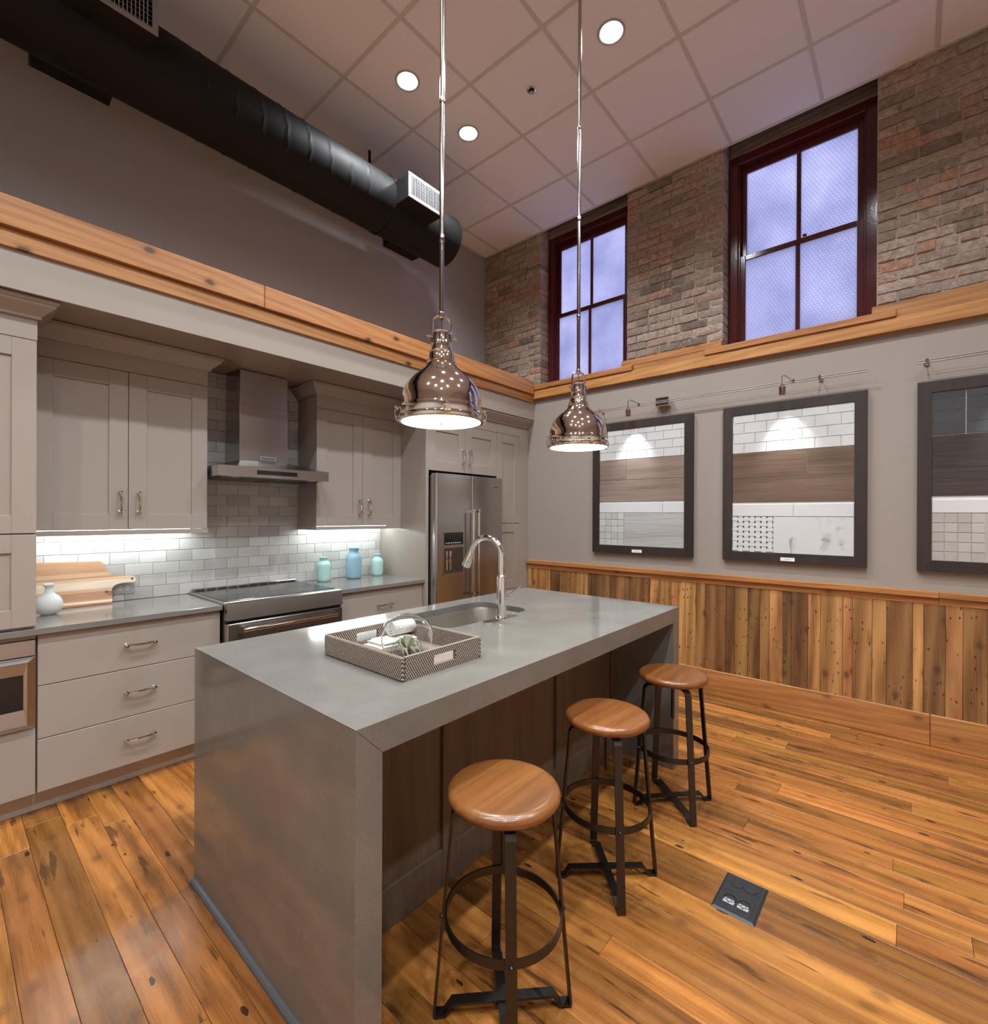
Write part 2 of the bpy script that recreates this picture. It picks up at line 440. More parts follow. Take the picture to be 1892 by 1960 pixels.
# ------------------------------------------------------------------ mesh helpers
class MB:
    def __init__(s): s.v = []; s.f = []; s.s = []
    def add(s, vs, fs, smooth=False):
        o = len(s.v)
        s.v += [tuple(p) for p in vs]
        for f in fs:
            s.f.append(tuple(i + o for i in f)); s.s.append(smooth)
        return s
    def box(s, x0, x1, y0, y1, z0, z1, c=0.0):
        if x0 > x1: x0, x1 = x1, x0
        if y0 > y1: y0, y1 = y1, y0
        if z0 > z1: z0, z1 = z1, z0
        if c <= 0:
            vs = [(x, y, z) for z in (z0, z1) for y in (y0, y1) for x in (x0, x1)]
            return s.add(vs, [(0, 2, 3, 1), (4, 5, 7, 6), (0, 1, 5, 4), (2, 6, 7, 3), (0, 4, 6, 2), (1, 3, 7, 5)])
        c = min(c, (x1 - x0) * .45, (y1 - y0) * .45, (z1 - z0) * .45)
        X, Y, Z = (x0, x1), (y0, y1), (z0, z1)
        vs = []; ix = {}
        for i in (0, 1):
            for j in (0, 1):
                for k in (0, 1):
                    dx, dy, dz = (c, -c)[i], (c, -c)[j], (c, -c)[k]
                    ix[i, j, k] = len(vs)
                    vs += [(X[i], Y[j] + dy, Z[k] + dz), (X[i] + dx, Y[j], Z[k] + dz), (X[i] + dx, Y[j] + dy, Z[k])]
        fs = []
        def q(pts, nrm):
            a, b_, d = [Vector(vs[p]) for p in pts[:3]]
            fs.append(tuple(pts) if (b_ - a).cross(d - a).dot(Vector(nrm)) > 0 else tuple(reversed(pts)))
        for i in (0, 1):
            q([ix[i, 0, 0], ix[i, 1, 0], ix[i, 1, 1], ix[i, 0, 1]], ((-1, 1)[i], 0, 0))
            q([ix[0, i, 0] + 1, ix[1, i, 0] + 1, ix[1, i, 1] + 1, ix[0, i, 1] + 1], (0, (-1, 1)[i], 0))
            q([ix[0, 0, i] + 2, ix[1, 0, i] + 2, ix[1, 1, i] + 2, ix[0, 1, i] + 2], (0, 0, (-1, 1)[i]))
        for i in (0, 1):
            for j in (0, 1):
                a, b_ = (-1, 1)[i], (-1, 1)[j]
                q([ix[i, j, 0], ix[i, j, 1], ix[i, j, 1] + 1, ix[i, j, 0] + 1], (a, b_, 0))
                q([ix[i, 0, j], ix[i, 1, j], ix[i, 1, j] + 2, ix[i, 0, j] + 2], (a, 0, b_))
                q([ix[0, i, j] + 1, ix[1, i, j] + 1, ix[1, i, j] + 2, ix[0, i, j] + 2], (0, a, b_))
                for k in (0, 1):
                    q([ix[i, j, k], ix[i, j, k] + 1, ix[i, j, k] + 2], (a, b_, (-1, 1)[k]))
        return s.add(vs, fs)
    def lathe(s, prof, c=(0, 0, 0), seg=32, axis='Z', smooth=True, cap0=False, cap1=False):
        vs = []; n = len(prof)
        for k in range(seg):
            a = 2 * PI * k / seg
            for r, h in prof:
                u, w = r * math.cos(a), r * math.sin(a)
                p = (u, w, h) if axis == 'Z' else ((h, u, w) if axis == 'X' else (w, h, u))
                vs.append((c[0] + p[0], c[1] + p[1], c[2] + p[2]))
        fs = []
        for k in range(seg):
            k2 = (k + 1) % seg
            for i in range(n - 1):
                fs.append((k * n + i, k2 * n + i, k2 * n + i + 1, k * n + i + 1))
        s.add(vs, fs, smooth)
        o = len(s.v) - len(vs)
        if cap0: s.f.append(tuple(o + k * n for k in reversed(range(seg)))); s.s.append(False)
        if cap1: s.f.append(tuple(o + k * n + n - 1 for k in range(seg))); s.s.append(False)
        return s
    def tube(s, pts, r, seg=10, caps=True, smooth=True):
        pts = [Vector(p) for p in pts]; n = len(pts)
        rad = r if isinstance(r, (list, tuple)) else [r] * n
        t0 = (pts[1] - pts[0]).normalized()
        up = Vector((0, 0, 1)) if abs(t0.z) < 0.9 else Vector((1, 0, 0))
        u = t0.cross(up).normalized(); vs = []
        for i in range(n):
            t = ((pts[min(i + 1, n - 1)] - pts[max(i - 1, 0)])).normalized()
            u = (u - t * u.dot(t)).normalized(); w = t.cross(u)
            for k in range(seg):
                a = 2 * PI * k / seg
                vs.append(pts[i] + (u * math.cos(a) + w * math.sin(a)) * rad[i])
        fs = [(i * seg + k, i * seg + (k + 1) % seg, (i + 1) * seg + (k + 1) % seg, (i + 1) * seg + k) for i in range(n - 1) for k in range(seg)]
        s.add(vs, fs, smooth)
        if caps:
            o = len(s.v) - len(vs)
            s.f.append(tuple(o + k for k in reversed(range(seg)))); s.s.append(False)
            s.f.append(tuple(o + (n - 1) * seg + k for k in range(seg))); s.s.append(False)
        return s
    def strap(s, pts, wdir, w, t):
        """flat bar: path pts, width w along wdir, thickness t"""
        pts = [Vector(p) for p in pts]; n = len(pts); wd_ = Vector(wdir).normalized(); vs = []
        for i in range(n):
            a = (pts[i] - pts[i - 1]).normalized() if i else (pts[1] - pts[0]).normalized()
            b_ = (pts[i + 1] - pts[i]).normalized() if i < n - 1 else a
            na, nb = a.cross(wd_).normalized(), b_.cross(wd_).normalized()
            nn = (na + nb); nn = nn.normalized() if nn.length > 1e-6 else na
            k = 1.0 / max(0.45, nn.dot(na))
            for sx, sy in ((-1, -1), (1, -1), (1, 1), (-1, 1)):
                vs.append(pts[i] + wd_ * (sx * w / 2) + nn * (sy * t / 2 * k))
        fs = [(i * 4 + k, i * 4 + (k + 1) % 4, i * 4 + 4 + (k + 1) % 4, i * 4 + 4 + k) for i in range(n - 1) for k in range(4)]
        fs += [(3, 2, 1, 0), tuple((n - 1) * 4 + k for k in range(4))]
        return s.add(vs, fs)
    def prism(s, poly, a0, a1, axis='Y', smooth=False):
        """polygon (u,v) extruded along axis: Y -> (u,a,v), X -> (a,u,v), Z -> (u,v,a)"""
        def P(u, v, a): return (u, a, v) if axis == 'Y' else ((a, u, v) if axis == 'X' else (u, v, a))
        n = len(poly)
        vs = [P(u, v, a0) for u, v in poly] + [P(u, v, a1) for u, v in poly]
        fs = [(i, (i + 1) % n, n + (i + 1) % n, n + i) for i in range(n)]
        s.add(vs, [tuple(reversed(range(n))), tuple(range(n, 2 * n))])
        o = len(s.v) - 2 * n
        for f in fs: s.f.append(tuple(i + o for i in f)); s.s.append(smooth)
        return s
    def sweep(s, path, prof):
        """profile (out, z) swept along a plan path [(x,y)], out = right-hand side of travel"""
        n = len(path); vs = []; m = len(prof)
        for i in range(n):
            d0 = Vector(path[i]) - Vector(path[i - 1]) if i else Vector(path[1]) - Vector(path[0])
            d1 = Vector(path[i + 1]) - Vector(path[i]) if i < n - 1 else d0
            n0 = Vector((d0.y, -d0.x)).normalized(); n1 = Vector((d1.y, -d1.x)).normalized()
            nn = (n0 + n1).normalized(); k = 1 / max(0.3, nn.dot(n0))
            for o, z in prof:
                vs.append((path[i][0] + nn.x * o * k, path[i][1] + nn.y * o * k, z))
        fs = [(i * m + j, i * m + (j + 1) % m, (i + 1) * m + (j + 1) % m, (i + 1) * m + j) for i in range(n - 1) for j in range(m)]
        fs += [tuple(reversed(range(m))), tuple((n - 1) * m + j for j in range(m))]
        return s.add(vs, fs)

WM = {}
def mesh_of(name, mb, mat, sharp=35):
    me = bpy.data.meshes.new(name)
    me.from_pydata(mb.v, [], mb.f)
    me.polygons.foreach_set('use_smooth', mb.s)
    for m in (mat if isinstance(mat, list) else [mat]):
        me.materials.append(M[m] if isinstance(m, str) else m)
    me.update()
    fixn(me)
    if any(mb.s): me.set_sharp_from_angle(angle=math.radians(sharp))
    return me
import bmesh
def fixn(me):
    b = bmesh.new(); b.from_mesh(me)
    bmesh.ops.recalc_face_normals(b, faces=b.faces)
    b.to_mesh(me); b.free()
def put(name, me, parent=None, mw=None):
    o = bpy.data.objects.new(name, me)
    COL.objects.link(o)
    mw = mw or Matrix.Identity(4)
    if parent is not None:
        o.parent = parent
        o.matrix_parent_inverse = WM[parent.name].inverted()
    o.matrix_basis = mw
    WM[o.name] = mw.copy()
    return o
def obj(name, mb, mat, parent=None, sharp=35):
    return put(name, mesh_of(name, mb, mat, sharp), parent)
def tag(o, label=None, cat=None, group=None, kind=None):
    for k, v in (('label', label), ('category', cat), ('group', group), ('kind', kind)):
        if v: o[k] = v
    return o
def thing(name, label, cat, loc=(0, 0, 0), rz=0.0, group=None):
    o = bpy.data.objects.new(name, None)
    COL.objects.link(o)
    mw = Matrix.Translation(loc) @ Matrix.Rotation(rz, 4, 'Z')
    o.matrix_basis = mw
    o.empty_display_size = 0.05
    WM[o.name] = mw
    return tag(o, label, cat, group)
def struct(name, mb, mat, label=None):
    o = obj(name, mb, mat)
    tag(o, label=label, kind='structure')
    return o
def B(*a, **k): return MB().box(*a, **k)
def lamp(name, kind, energy, col, parent, loc, target=None, **kw):
    l = bpy.data.lights.new(name, kind)
    l.energy = energy; l.color = col
    for k, v in kw.items(): setattr(l, k, v)
    d = (Vector(target) - Vector(loc)) if target else Vector((0, 0, -1))
    mw = Matrix.Translation(loc) @ d.to_track_quat('-Z', 'Y').to_matrix().to_4x4()
    return put(name, l, parent, mw)
def text_mesh(name, s, size, mat, parent, loc, rot, extr=0.0006):
    cu = bpy.data.curves.new(name, 'FONT')
    cu.body = s; cu.size = size; cu.extrude = extr; cu.align_x = 'CENTER'; cu.align_y = 'CENTER'
    t = bpy.data.objects.new('tmp_text', cu)
    COL.objects.link(t)
    dg = bpy.context.evaluated_depsgraph_get()
    me = bpy.data.meshes.new_from_object(t.evaluated_get(dg))
    bpy.data.objects.remove(t)
    me.materials.clear(); me.materials.append(M[mat])
    return put(name, me, parent, Matrix.Translation(loc) @ rot)
ROT_MY = Matrix.Rotation(PI / 2, 4, 'X')          # a text that faces -Y (towards the room)
ROT_MX = Matrix.Rotation(-PI / 2, 4, 'Z') @ Matrix.Rotation(PI / 2, 4, 'X')   # faces -X
# ================================================================== THE SETTING
XB, XD, YW, ZC = 4.245, 4.23, 3.78, 4.46          # brick face, drywall face, kitchen wall, ceiling
X0, Y0 = -2.6, -3.2                               # the room behind the camera

# floor: sub-floor with every board as its own piece
fl = struct('floor', B(X0, XD + .3, Y0, YW + .2, -0.08, -0.016), 'islandwood', 'reclaimed orange heart pine plank floor')
fixed = [-2.6, 0.413, 0.532, 2.163, 2.289, 2.393, 2.618, 2.719, 4.24]
xs = [fixed[0]]
for t in fixed[1:]:
    n = max(1, round((t - xs[-1]) / 0.116)); a = xs[-1]; w = (t - a) / n
    cuts = [a + w * (i + 1) + (U(-.018, .018) if i < n - 1 else 0) for i in range(n)]
    xs += cuts
known = {2.163: 0.04, 2.618: 0.06, 2.289: -0.157}
for a, b_ in zip(xs, xs[1:]):
    joints = []
    y = Y0 - U(0, 1.0)
    while y < YW:
        joints.append(y); y += U(1.1, 2.4)
    for k, v in known.items():
        if abs(a - k) < 1e-6:
            joints = [j for j in joints if abs(j - v) > .5] + [v]
    joints = sorted(joints + [YW])
    joints = [max(j, Y0) for j in joints]
    for j0, j1 in zip(joints, joints[1:]):
        if j1 - j0 < .05: continue
        if b_ < -0.4 and True:
            pass
        dz = U(-.0004, .0002)
        obj('floorboard', B(a + .0005, b_ - .0005, j0 + .0005, j1 - .0005, -0.017, dz, c=.0009), 'floor', fl)

# ceiling: slab above, grid of tees and lay-in tiles
ce = struct('ceiling', B(X0, 4.6, Y0, YW + .2, 4.78, 4.86), 'ctile', 'suspended ceiling of square grey tiles')
GX, GY, G = 1.240, 0.505, 0.6096
gx = [GX + G * k for k in range(-7, 5)]; gx = [x for x in gx if X0 < x < 4.2]
gy = [GY + G * k for k in range(-7, 6)]; gy = [y for y in gy if Y0 < y < 3.7]
CANS = [(2.155, 2.64), (2.765, 2.64), (2.765, 1.42), (1.545, 1.42), (1.545, 0.20), (2.765, 0.20), (0.326, 0.20), (0.326, 1.42), (2.155, -1.02), (0.326, -1.02), (-0.894, 0.20), (-0.894, 1.42), (-0.894, -1.02)]  # only the first few are in view; the rest are added to brighten the room
for y in gy: obj('grid_tee', B(X0, 4.244, y - .0120, y + .0120, 4.4565, 4.462), 'tee', ce)
for x in gx: obj('grid_tee', B(x - .0120, x + .0120, Y0, YW, 4.4560, 4.4615), 'tee', ce)
obj('wall_angle', B(4.222, 4.246, Y0, YW, 4.4555, 4.461), 'tee', ce)
obj('wall_angle', B(X0, 4.24, YW - .022, YW, 4.4555, 4.461), 'tee', ce)
ex = [X0] + gx + [4.246]; ey = [Y0] + gy + [YW]
def ring_tile(x0, x1, y0, y1, cx, cy, r, z0, z1):
    mb = MB(); n = 32; inn = []; out = []
    for k in range(n):
        a = 2 * PI * (k + .5) / n; c, s = math.cos(a), math.sin(a)
        t = min(((x1 - cx) if c > 0 else (x0 - cx)) / c if abs(c) > 1e-6 else 9, ((y1 - cy) if s > 0 else (y0 - cy)) / s if abs(s) > 1e-6 else 9)
        inn.append((cx + r * c, cy + r * s)); out.append((cx + t * c, cy + t * s))
    vs = [(p[0], p[1], z0) for p in inn] + [(p[0], p[1], z0) for p in out] + [(p[0], p[1], z1) for p in inn]
    fs = []
    for k in range(n):
        k2 = (k + 1) % n
        fs += [(k, k2, n + k2, n + k), (k, 2 * n + k, 2 * n + k2, k2)]
    # corners cut off by the straight chords
    o = len(vs)
    vs += [(x, y, z0) for x, y in ((x0, y0), (x1, y0), (x1, y1), (x0, y1))]
    for q, (x, y) in enumerate(((x0, y0), (x1, y0), (x1, y1), (x0, y1))):
        for k in range(n):
            k2 = (k + 1) % n
            p, w = out[k], out[k2]
            if abs(p[0] - w[0]) > 1e-6 and abs(p[1] - w[1]) > 1e-6 and (p[0] + w[0] - 2 * cx) * (x - cx) > 0 and (p[1] + w[1] - 2 * cy) * (y - cy) > 0:
                fs.append((n + k, n + k2, o + q))
    return mb.add(vs, fs)
for x0, x1 in zip(ex, ex[1:]):
    for y0, y1 in zip(ey, ey[1:]):
        hit = [c for c in CANS if x0 < c[0] < x1 and y0 < c[1] < y1]
        if hit: obj('ceiling_tile', ring_tile(x0, x1, y0, y1, hit[0][0], hit[0][1], .079, 4.4605, 4.475), 'ctile', ce)
        else: obj('ceiling_tile', B(x0 + .002, x1 - .002, y0 + .002, y1 - .002, 4.4605, 4.475), 'ctile', ce)

# walls
struct('wall_back', B(X0, 4.6, YW, YW + .2, 0, 4.78), 'greywall', 'grey painted wall behind the black duct')
struct('wall_left', B(X0 - .2, X0, Y0, YW + .2, 0, 4.86), 'otherwall')
struct('wall_front', B(X0 - .2, 4.8, Y0 - .2, Y0, 0, 4.86), 'otherwall')
struct('wall_right', B(XD, 4.56, Y0, YW, 0.0, 2.83), 'drywall', 'off-white plaster wall carrying the sample boards')
# soffit over the cabinets
struct('wall_soffit', B(X0, XD, 3.05, YW, 2.475, 2.79), 'cab', 'off-white soffit over the kitchen cabinets')

# brick upper wall
WIN = [(2.012, 2.985), (0.196, 1.173), (-1.620, -0.643)]  # the last window is unseen, added for more bluish fill light
piers = [(2.985, YW), (1.173, 2.012), (-0.643, 0.196), (Y0, -1.620)]
mb = MB()
for a, b_ in piers: mb.box(XB + .012, 4.56, a + (.012 if a > -2 else 0), b_, 2.83, 4.78)
bw = struct('wall_brick', mb, 'mortar', 'old brown brick wall between the windows')
mb = MB()
for a, b_ in WIN: mb.box(4.372, 4.56, a, b_, 4.42, 4.78)
# variants of one rough brick, 1 m long in y so that they can be scaled to length
def brick_mesh(k):
    rr = random.Random(100 + k); mb = MB()
    nx, nz = 6, 3
    vs = []; H = .0590
    for i in range(nx + 1):
        for j in range(nz + 1):
            u, v = i / nx, j / nz
            e = 1 if (i in (0, nx) or j in (0, nz)) else 0
            cr = 1 if (i in (0, nx) and j in (0, nz)) else 0
            vs.append((.004 * e + .005 * cr + rr.uniform(-.0025, .0025), u - .5 + (rr.uniform(-.008, .008) if e else 0), (v - .5) * H + (rr.uniform(-.0025, .0025) if e else 0)))
    n = len(vs)
    vs += [(.1, p[1], p[2]) for p in vs]
    fs = []
    for i in range(nx):
        for j in range(nz):
            a = i * (nz + 1) + j
            fs.append((a, a + 1, a + nz + 2, a + nz + 1))
    per = [i * (nz + 1) for i in range(nx + 1)] + [nx * (nz + 1) + j for j in range(1, nz + 1)] + [i * (nz + 1) + nz for i in range(nx - 1, -1, -1)] + [j for j in range(nz - 1, 0, -1)]
    for q in range(len(per)):
        a, b_ = per[q], per[(q + 1) % len(per)]
        fs.append((a, b_, b_ + n, a + n))
    mb.add(vs, fs, True)
    return mesh_of('brick', mb, 'brick', 50)
BR = [brick_mesh(k) for k in range(12)]
CO = 0.0695
z = 2.872; row = 0
while z < 4.50:
    for pi, (a, b_) in enumerate(piers):
        lo = max(a, -0.643)
        if b_ < -1: continue
        ys = [b_]; first = .105 if row % 2 else .205
        if row % 6 == 5: first = .10
        y = b_ - first + U(-.012, .012)
        while y > lo + .05:
            ys.append(y); y -= (.205 + U(-.015, .015)) if row % 6 != 5 else (.105 + U(-.01, .01))
        ys.append(lo)
        for y1, y0 in zip(ys, ys[1:]):
            ln = y1 - y0 - .011
            if ln < .03: continue
            end = (abs(y0 - a) < 1e-6)
            x = XB + U(-.006, .006)
            sx = 1.75 if end else .55
            mw = Matrix.Translation((x, (y0 + y1) / 2, z + U(-.003, .003))) @ Matrix.Rotation(U(-.012, .012), 4, 'X') @ Matrix.Diagonal((sx, ln, U(.94, 1.06), 1))
            put('brick', BR[int(R() * 12)], bw, mw)
    z += CO; row += 1
# courses nearer than the picture's edge, one joined mesh
mb = MB(); z = 2.872; row = 0
while z < 4.50:
    y = -1.62 - (.1 if row % 2 else 0)
    while y > Y0 + .2:
        mb.box(XB + U(-.005, .005), XB + .05, y - .194, y - .006, z - .029, z + .029, c=.004); y -= .205
    z += CO; row += 1
tag(obj('brick_courses', mb, 'brick', bw), kind='stuff')
for a, b_ in WIN: obj('lintel', B(4.375, 4.5, a + .002, b_ - .002, 4.435, 4.70, c=.01), 'lintel', bw)

# windows
def hexwire(y0, y1, z0, z1, x, s=.0145, r=.00055):
    mb = MB(); seen = set()
    dy = s * math.sqrt(3); dz = s * 1.5
    def seg(p, q):
        if not (y0 <= p[0] <= y1 and y0 <= q[0] <= y1 and z0 <= p[1] <= z1 and z0 <= q[1] <= z1): return
        d = Vector((q[0] - p[0], q[1] - p[1])).normalized(); n = (-d.y * r, d.x * r)
        mb.add([(x, p[0] + n[0], p[1] + n[1]), (x, q[0] + n[0], q[1] + n[1]), (x, q[0] - n[0], q[1] - n[1]), (x, p[0] - n[0], p[1] - n[1]), (x - r, p[0], p[1]), (x - r, q[0], q[1])],
               [(0, 1, 5, 4), (4, 5, 2, 3)])
    i = 0; zz = z0
    while zz < z1 + s:
        y = y0 + (dy / 2 if i % 2 else 0)
        while y < y1 + dy:
            c = [(y + s * math.sin(k * PI / 3), zz + s * math.cos(k * PI / 3)) for k in range(3, 7)]
            seg(c[0], c[1]); seg(c[1], c[2]); seg(c[2], c[3])
            y += dy
        zz += dz; i += 1
    return mb
wi = 0
for a, b_ in WIN:
    wi += 1
    zb, zt = 2.78, 4.44
    mid = (a + b_) / 2 + .0
    mb = MB()
    mb.box(4.385, 4.50, b_ - .070, b_, zb, zt, c=.004); mb.box(4.385, 4.50, a, a + .070, zb, zt, c=.004)
    mb.box(4.385, 4.50, a + .07, b_ - .07, zt - .075, zt, c=.004)
    # stop beads
    mb.box(4.405, 4.43, b_ - .084, b_ - .066, zb, zt - .075, c=.003); mb.box(4.405, 4.43, a + .066, a + .084, zb, zt - .075, c=.003)
    w = struct('window_%d' % wi, mb, 'burgundy', 'burgundy sash window with wired frosted glass')  # the last one is added out of view
    ia, ib = a + .072, b_ - .072
    for nm, xf, z0, z1, rb, rt in (('upper_sash', 4.452, 3.575, zt - .077, .042, .055), ('lower_sash', 4.418, zb, 3.615, .05, .04)):
        mb = MB()
        mb.box(xf, xf + .032, ia, ia + .048, z0, z1, c=.003); mb.box(xf, xf + .032, ib - .048, ib, z0, z1, c=.003)
        mb.box(xf, xf + .032, ia + .048, ib - .048, z0, z0 + rb, c=.003); mb.box(xf, xf + .032, ia + .048, ib - .048, z1 - rt, z1, c=.003)
        mb.box(xf + .002, xf + .030, mid - .014, mid + .014, z0 + rb, z1 - rt, c=.004)
        sa = obj(nm, mb, 'burgundy', w)
        for p0, p1 in ((ia + .048, mid - .014), (mid + .014, ib - .048)):
            pn = obj('pane', B(xf + .012, xf + .018, p0 - .004, p1 + .004, z0 + rb - .004, z1 - rt + .004), 'wireglass', sa)
            tag(obj('wire_mesh', hexwire(p0, p1, z0 + rb, z1 - rt, xf + .0115), 'wire', sa), kind='stuff')
    if wi == 2:
        obj('sash_lock', B(4.395, 4.42, mid - .06, mid - .035, 3.615, 3.628, c=.003), 'burgundy', w)

# wood ledge trim along the right wall
mb = B(4.185, XB + .02, Y0, 3.05, 2.690, 2.782, c=.004)
t = struct('trim_1', mb, 'pine_y', 'golden pine fascia board along the window wall')
struct('trim_2', B(4.172, 4.40, 1.93, 3.048, 2.782, 2.832, c=.004), 'pine_y', 'pine sill board under the window nearest the corner')
struct('trim_3', B(4.172, 4.40, 0.09, 1.30, 2.782, 2.832, c=.004), 'pine_y', 'pine sill board under the large window')
struct('trim_4', B(4.205, XB + .012, 1.175, 2.045, 2.8325, 2.892, c=.004), 'pine_y', 'pine board standing between the two windows')
struct('trim_5', B(4.205, XB + .012, Y0, 0.22, 2.784, 2.888, c=.004), 'pine_y', 'pine board under the brick beside the large window')
struct('trim_6', B(4.205, XB + .012, 1.30, 1.93, 2.7825, 2.832, c=.004), 'pine_y')
# pine beam along the soffit: upper boards stand proud of the lower ones
jx = 1.345
bu = struct('trim_7', B(X0, jx - .001, 3.012, 3.10, 2.735, 2.872, c=.004), 'pine', 'knotty pine beam board over the kitchen soffit')
struct('trim_8', B(jx + .001, 4.172, 3.012, 3.10, 2.735, 2.872, c=.004), 'pine', 'knotty pine beam board ending at the window wall')
struct('trim_9', B(X0, 4.184, 3.034, 3.06, 2.652, 2.735, c=.003), 'pine', 'lower strip of the pine beam on the soffit')
struct('trim_16', B(X0, 4.172, 3.10, YW, 2.79, 2.80), 'pine', None)
# chair rail, wainscot, baseboard
struct('trim_10', MB().prism([(4.23, .905), (4.212, .905), (4.210, .945), (4.188, .952), (4.186, .984), (4.23, .988)], -0.12, 3.12, 'Y'), 'pine_y', 'pine chair rail over the plank wainscot')
struct('trim_11', MB().prism([(4.23, .905), (4.212, .905), (4.210, .945), (4.188, .952), (4.186, .984), (4.23, .988)], Y0, -0.122, 'Y'), 'pine_y')
struct('baseboard_right', B(4.200, 4.23, -0.083, 3.12, 0.001, 0.202, c=.003), 'pine_y', 'wide pine baseboard under the plank wainscot')
struct('trim_12', B(4.200, 4.23, Y0, -0.085, 0.001, 0.202, c=.003), 'pine_y')
ws = struct('trim_13', B(4.2245, 4.2295, Y0, 3.12, .19, .91), 'islandwood', 'vertical reclaimed plank wainscot')
PB = [3.213, 3.07, 2.963, 2.883, 2.828, 2.715, 2.653, 2.579, 2.482, 2.395, 2.348, 2.239, 2.157, 2.107, 2.003, 1.929, 1.872, 1.766, 1.685, 1.63, 1.577, 1.527, 1.457, 1.371, 1.295, 1.134, 1.071, 0.977, 0.893, 0.828, 0.74, 0.684, 0.579, 0.502, 0.372, 0.318, 0.21, 0.134, 0.002, -0.051, -0.153, -0.233, -0.342]
PB[0] = 3.12
while PB[-1] > Y0 + .15: PB.append(PB[-1] - U(.06, .13))
for b_, a in zip(PB, PB[1:]):
    obj('plank', B(4.217 + U(-.004, .003), 4.2285, a + .0008, b_ - .0008, .198, .908, c=.0015), 'wains', ws)

# backsplash: grout bed and every tile
bs = struct('wall_backsplash', B(.30, 2.775, 3.768, 3.7795, .90, 2.474), 'grout', 'grey glazed subway tile backsplash')
TM = mesh_of('tile', B(-.0755, .0755, -.008, 0, -.0372, .0372, c=.0018), 'splash')
def splash_tile(x0, x1, z0, z1):
    if x1 - x0 < .008: return
    if abs((x1 - x0) - .153) < 1e-4 and abs(z1 - z0 - .0765) < 1e-4:
        put('tile', TM, bs, Matrix.Translation(((x0 + x1) / 2, 3.7685, (z0 + z1) / 2)))
    else: obj('tile', B(x0 + .001, x1 - .001, 3.7605, 3.7685, z0 + .001, z1 - .001, c=.0018), 'splash', bs)
k = 0; z = .914
while z < 2.47:
    z1 = min(z + .0765, 2.474)
    off = .496 if k % 2 == 0 else .573
    lo, hi = (.31, 2.77) if z < 1.38 else (1.165, 1.96)
    x = off - .153 * 3
    while x < hi:
        a, b_ = max(x, lo), min(x + .153, hi)
        if b_ > a: splash_tile(a, b_, z, z1)
        x += .153
    z = z1; k += 1
# ================================================================== KITCHEN
def shaker(parent, x0, x1, z0, z1, y, st=.09, name='door', t=.020):
    mb = MB(); c = .0015
    mb.box(x0, x0 + st, y, y + t, z0, z1, c=c); mb.box(x1 - st, x1, y, y + t, z0, z1, c=c)
    mb.box(x0 + st, x1 - st, y, y + t, z0, z0 + st, c=c); mb.box(x0 + st, x1 - st, y, y + t, z1 - st, z1, c=c)
    d = obj(name, mb, 'cab', parent)
    obj('panel', B(x0 + st - .005, x1 - st + .005, y + .009, y + .017, z0 + st - .005, z1 - st + .005), 'cab', d)
    return d
def pull(parent, p0, p1, y):
    """nickel bow pull between two posts; p = (x, z)"""
    mb = MB()
    a, b_ = Vector((p0[0], 0, p0[1])), Vector((p1[0], 0, p1[1]))
    for p in (a, b_):
        mb.lathe([(.0001, 0), (.0085, 0), (.0085, -.004), (.0055, -.006), (.0055, -.020), (.0085, -.022), (.0085, -.034), (.0001, -.036)], (p.x, y, p.z), 14, 'Y')
    pts = []; rr = []
    for i in range(13):
        t = i / 12; q = a.lerp(b_, t)
        pts.append((q.x, y - .028 - .010 * math.sin(PI * t), q.z)); rr.append(.0052 + .0016 * math.sin(PI * t))
    mb.tube(pts, rr, 10)
    return obj('handle', mb, 'nickel', parent)
CROWN = [(0, 2.385), (.012, 2.385), (.014, 2.398), (.058, 2.440), (.062, 2.452), (.072, 2.456), (.072, 2.470), (0, 2.470)]

# --- tower cabinet standing on the counter
t = thing('tower_cabinet', 'tall off-white tower cabinet standing on the counter at the picture edge', 'cabinet', (0, 3.46, .914))
obj('carcass', B(-.33, .326, 3.167, 3.7685, .9145, 2.384, c=.001), 'cab', t)
shaker(t, -.012, .326, 1.370, 2.284, 3.146, .086)
shaker(t, -.33, -.015, 1.370, 2.284, 3.146, .086)
shaker(t, -.012, .326, .928, 1.364, 3.146, .086)
shaker(t, -.33, -.015, .928, 1.364, 3.146, .086)
obj('frieze', B(-.33, .328, 3.146, 3.1665, 2.287, 2.386, c=.001), 'cab', t)
obj('crown_molding', MB().sweep([(-.33, 3.146), (.328, 3.146), (.328, 3.372)], CROWN), 'cab', t)

# --- wall cabinet left of the hood
t = thing('upper_cabinet', 'off-white two-door wall cabinet between tower cabinet and range hood', 'cabinet', (.75, 3.6, 1.37), group='wall cabinets beside the hood')
obj('carcass', B(.330, 1.172, 3.463, 3.759, 1.371, 2.384, c=.001), 'cab', t)
d = shaker(t, .330, .7495, 1.372, 2.288, 3.442, .09); pull(d, (.711, 1.475), (.711, 1.588), 3.442)
d = shaker(t, .7525, 1.172, 1.372, 2.288, 3.442, .09); pull(d, (.800, 1.475), (.800, 1.588), 3.442)
obj('frieze', B(.330, 1.174, 3.442, 3.4625, 2.291, 2.386, c=.001), 'cab', t)
obj('crown_molding', MB().sweep([(.332, 3.442), (1.174, 3.442), (1.174, 3.758)], CROWN), 'cab', t)
obj('light_rail', MB().sweep([(.330, 3.446), (1.172, 3.446), (1.172, 3.758)], [(0, 1.343), (.004, 1.343), (.004, 1.3705), (-.018, 1.3705), (-.018, 1.343)]), 'cab', t)
obj('light_strip', B(.36, 1.13, 3.63, 3.655, 1.352, 1.3705), 'ledbar', t)

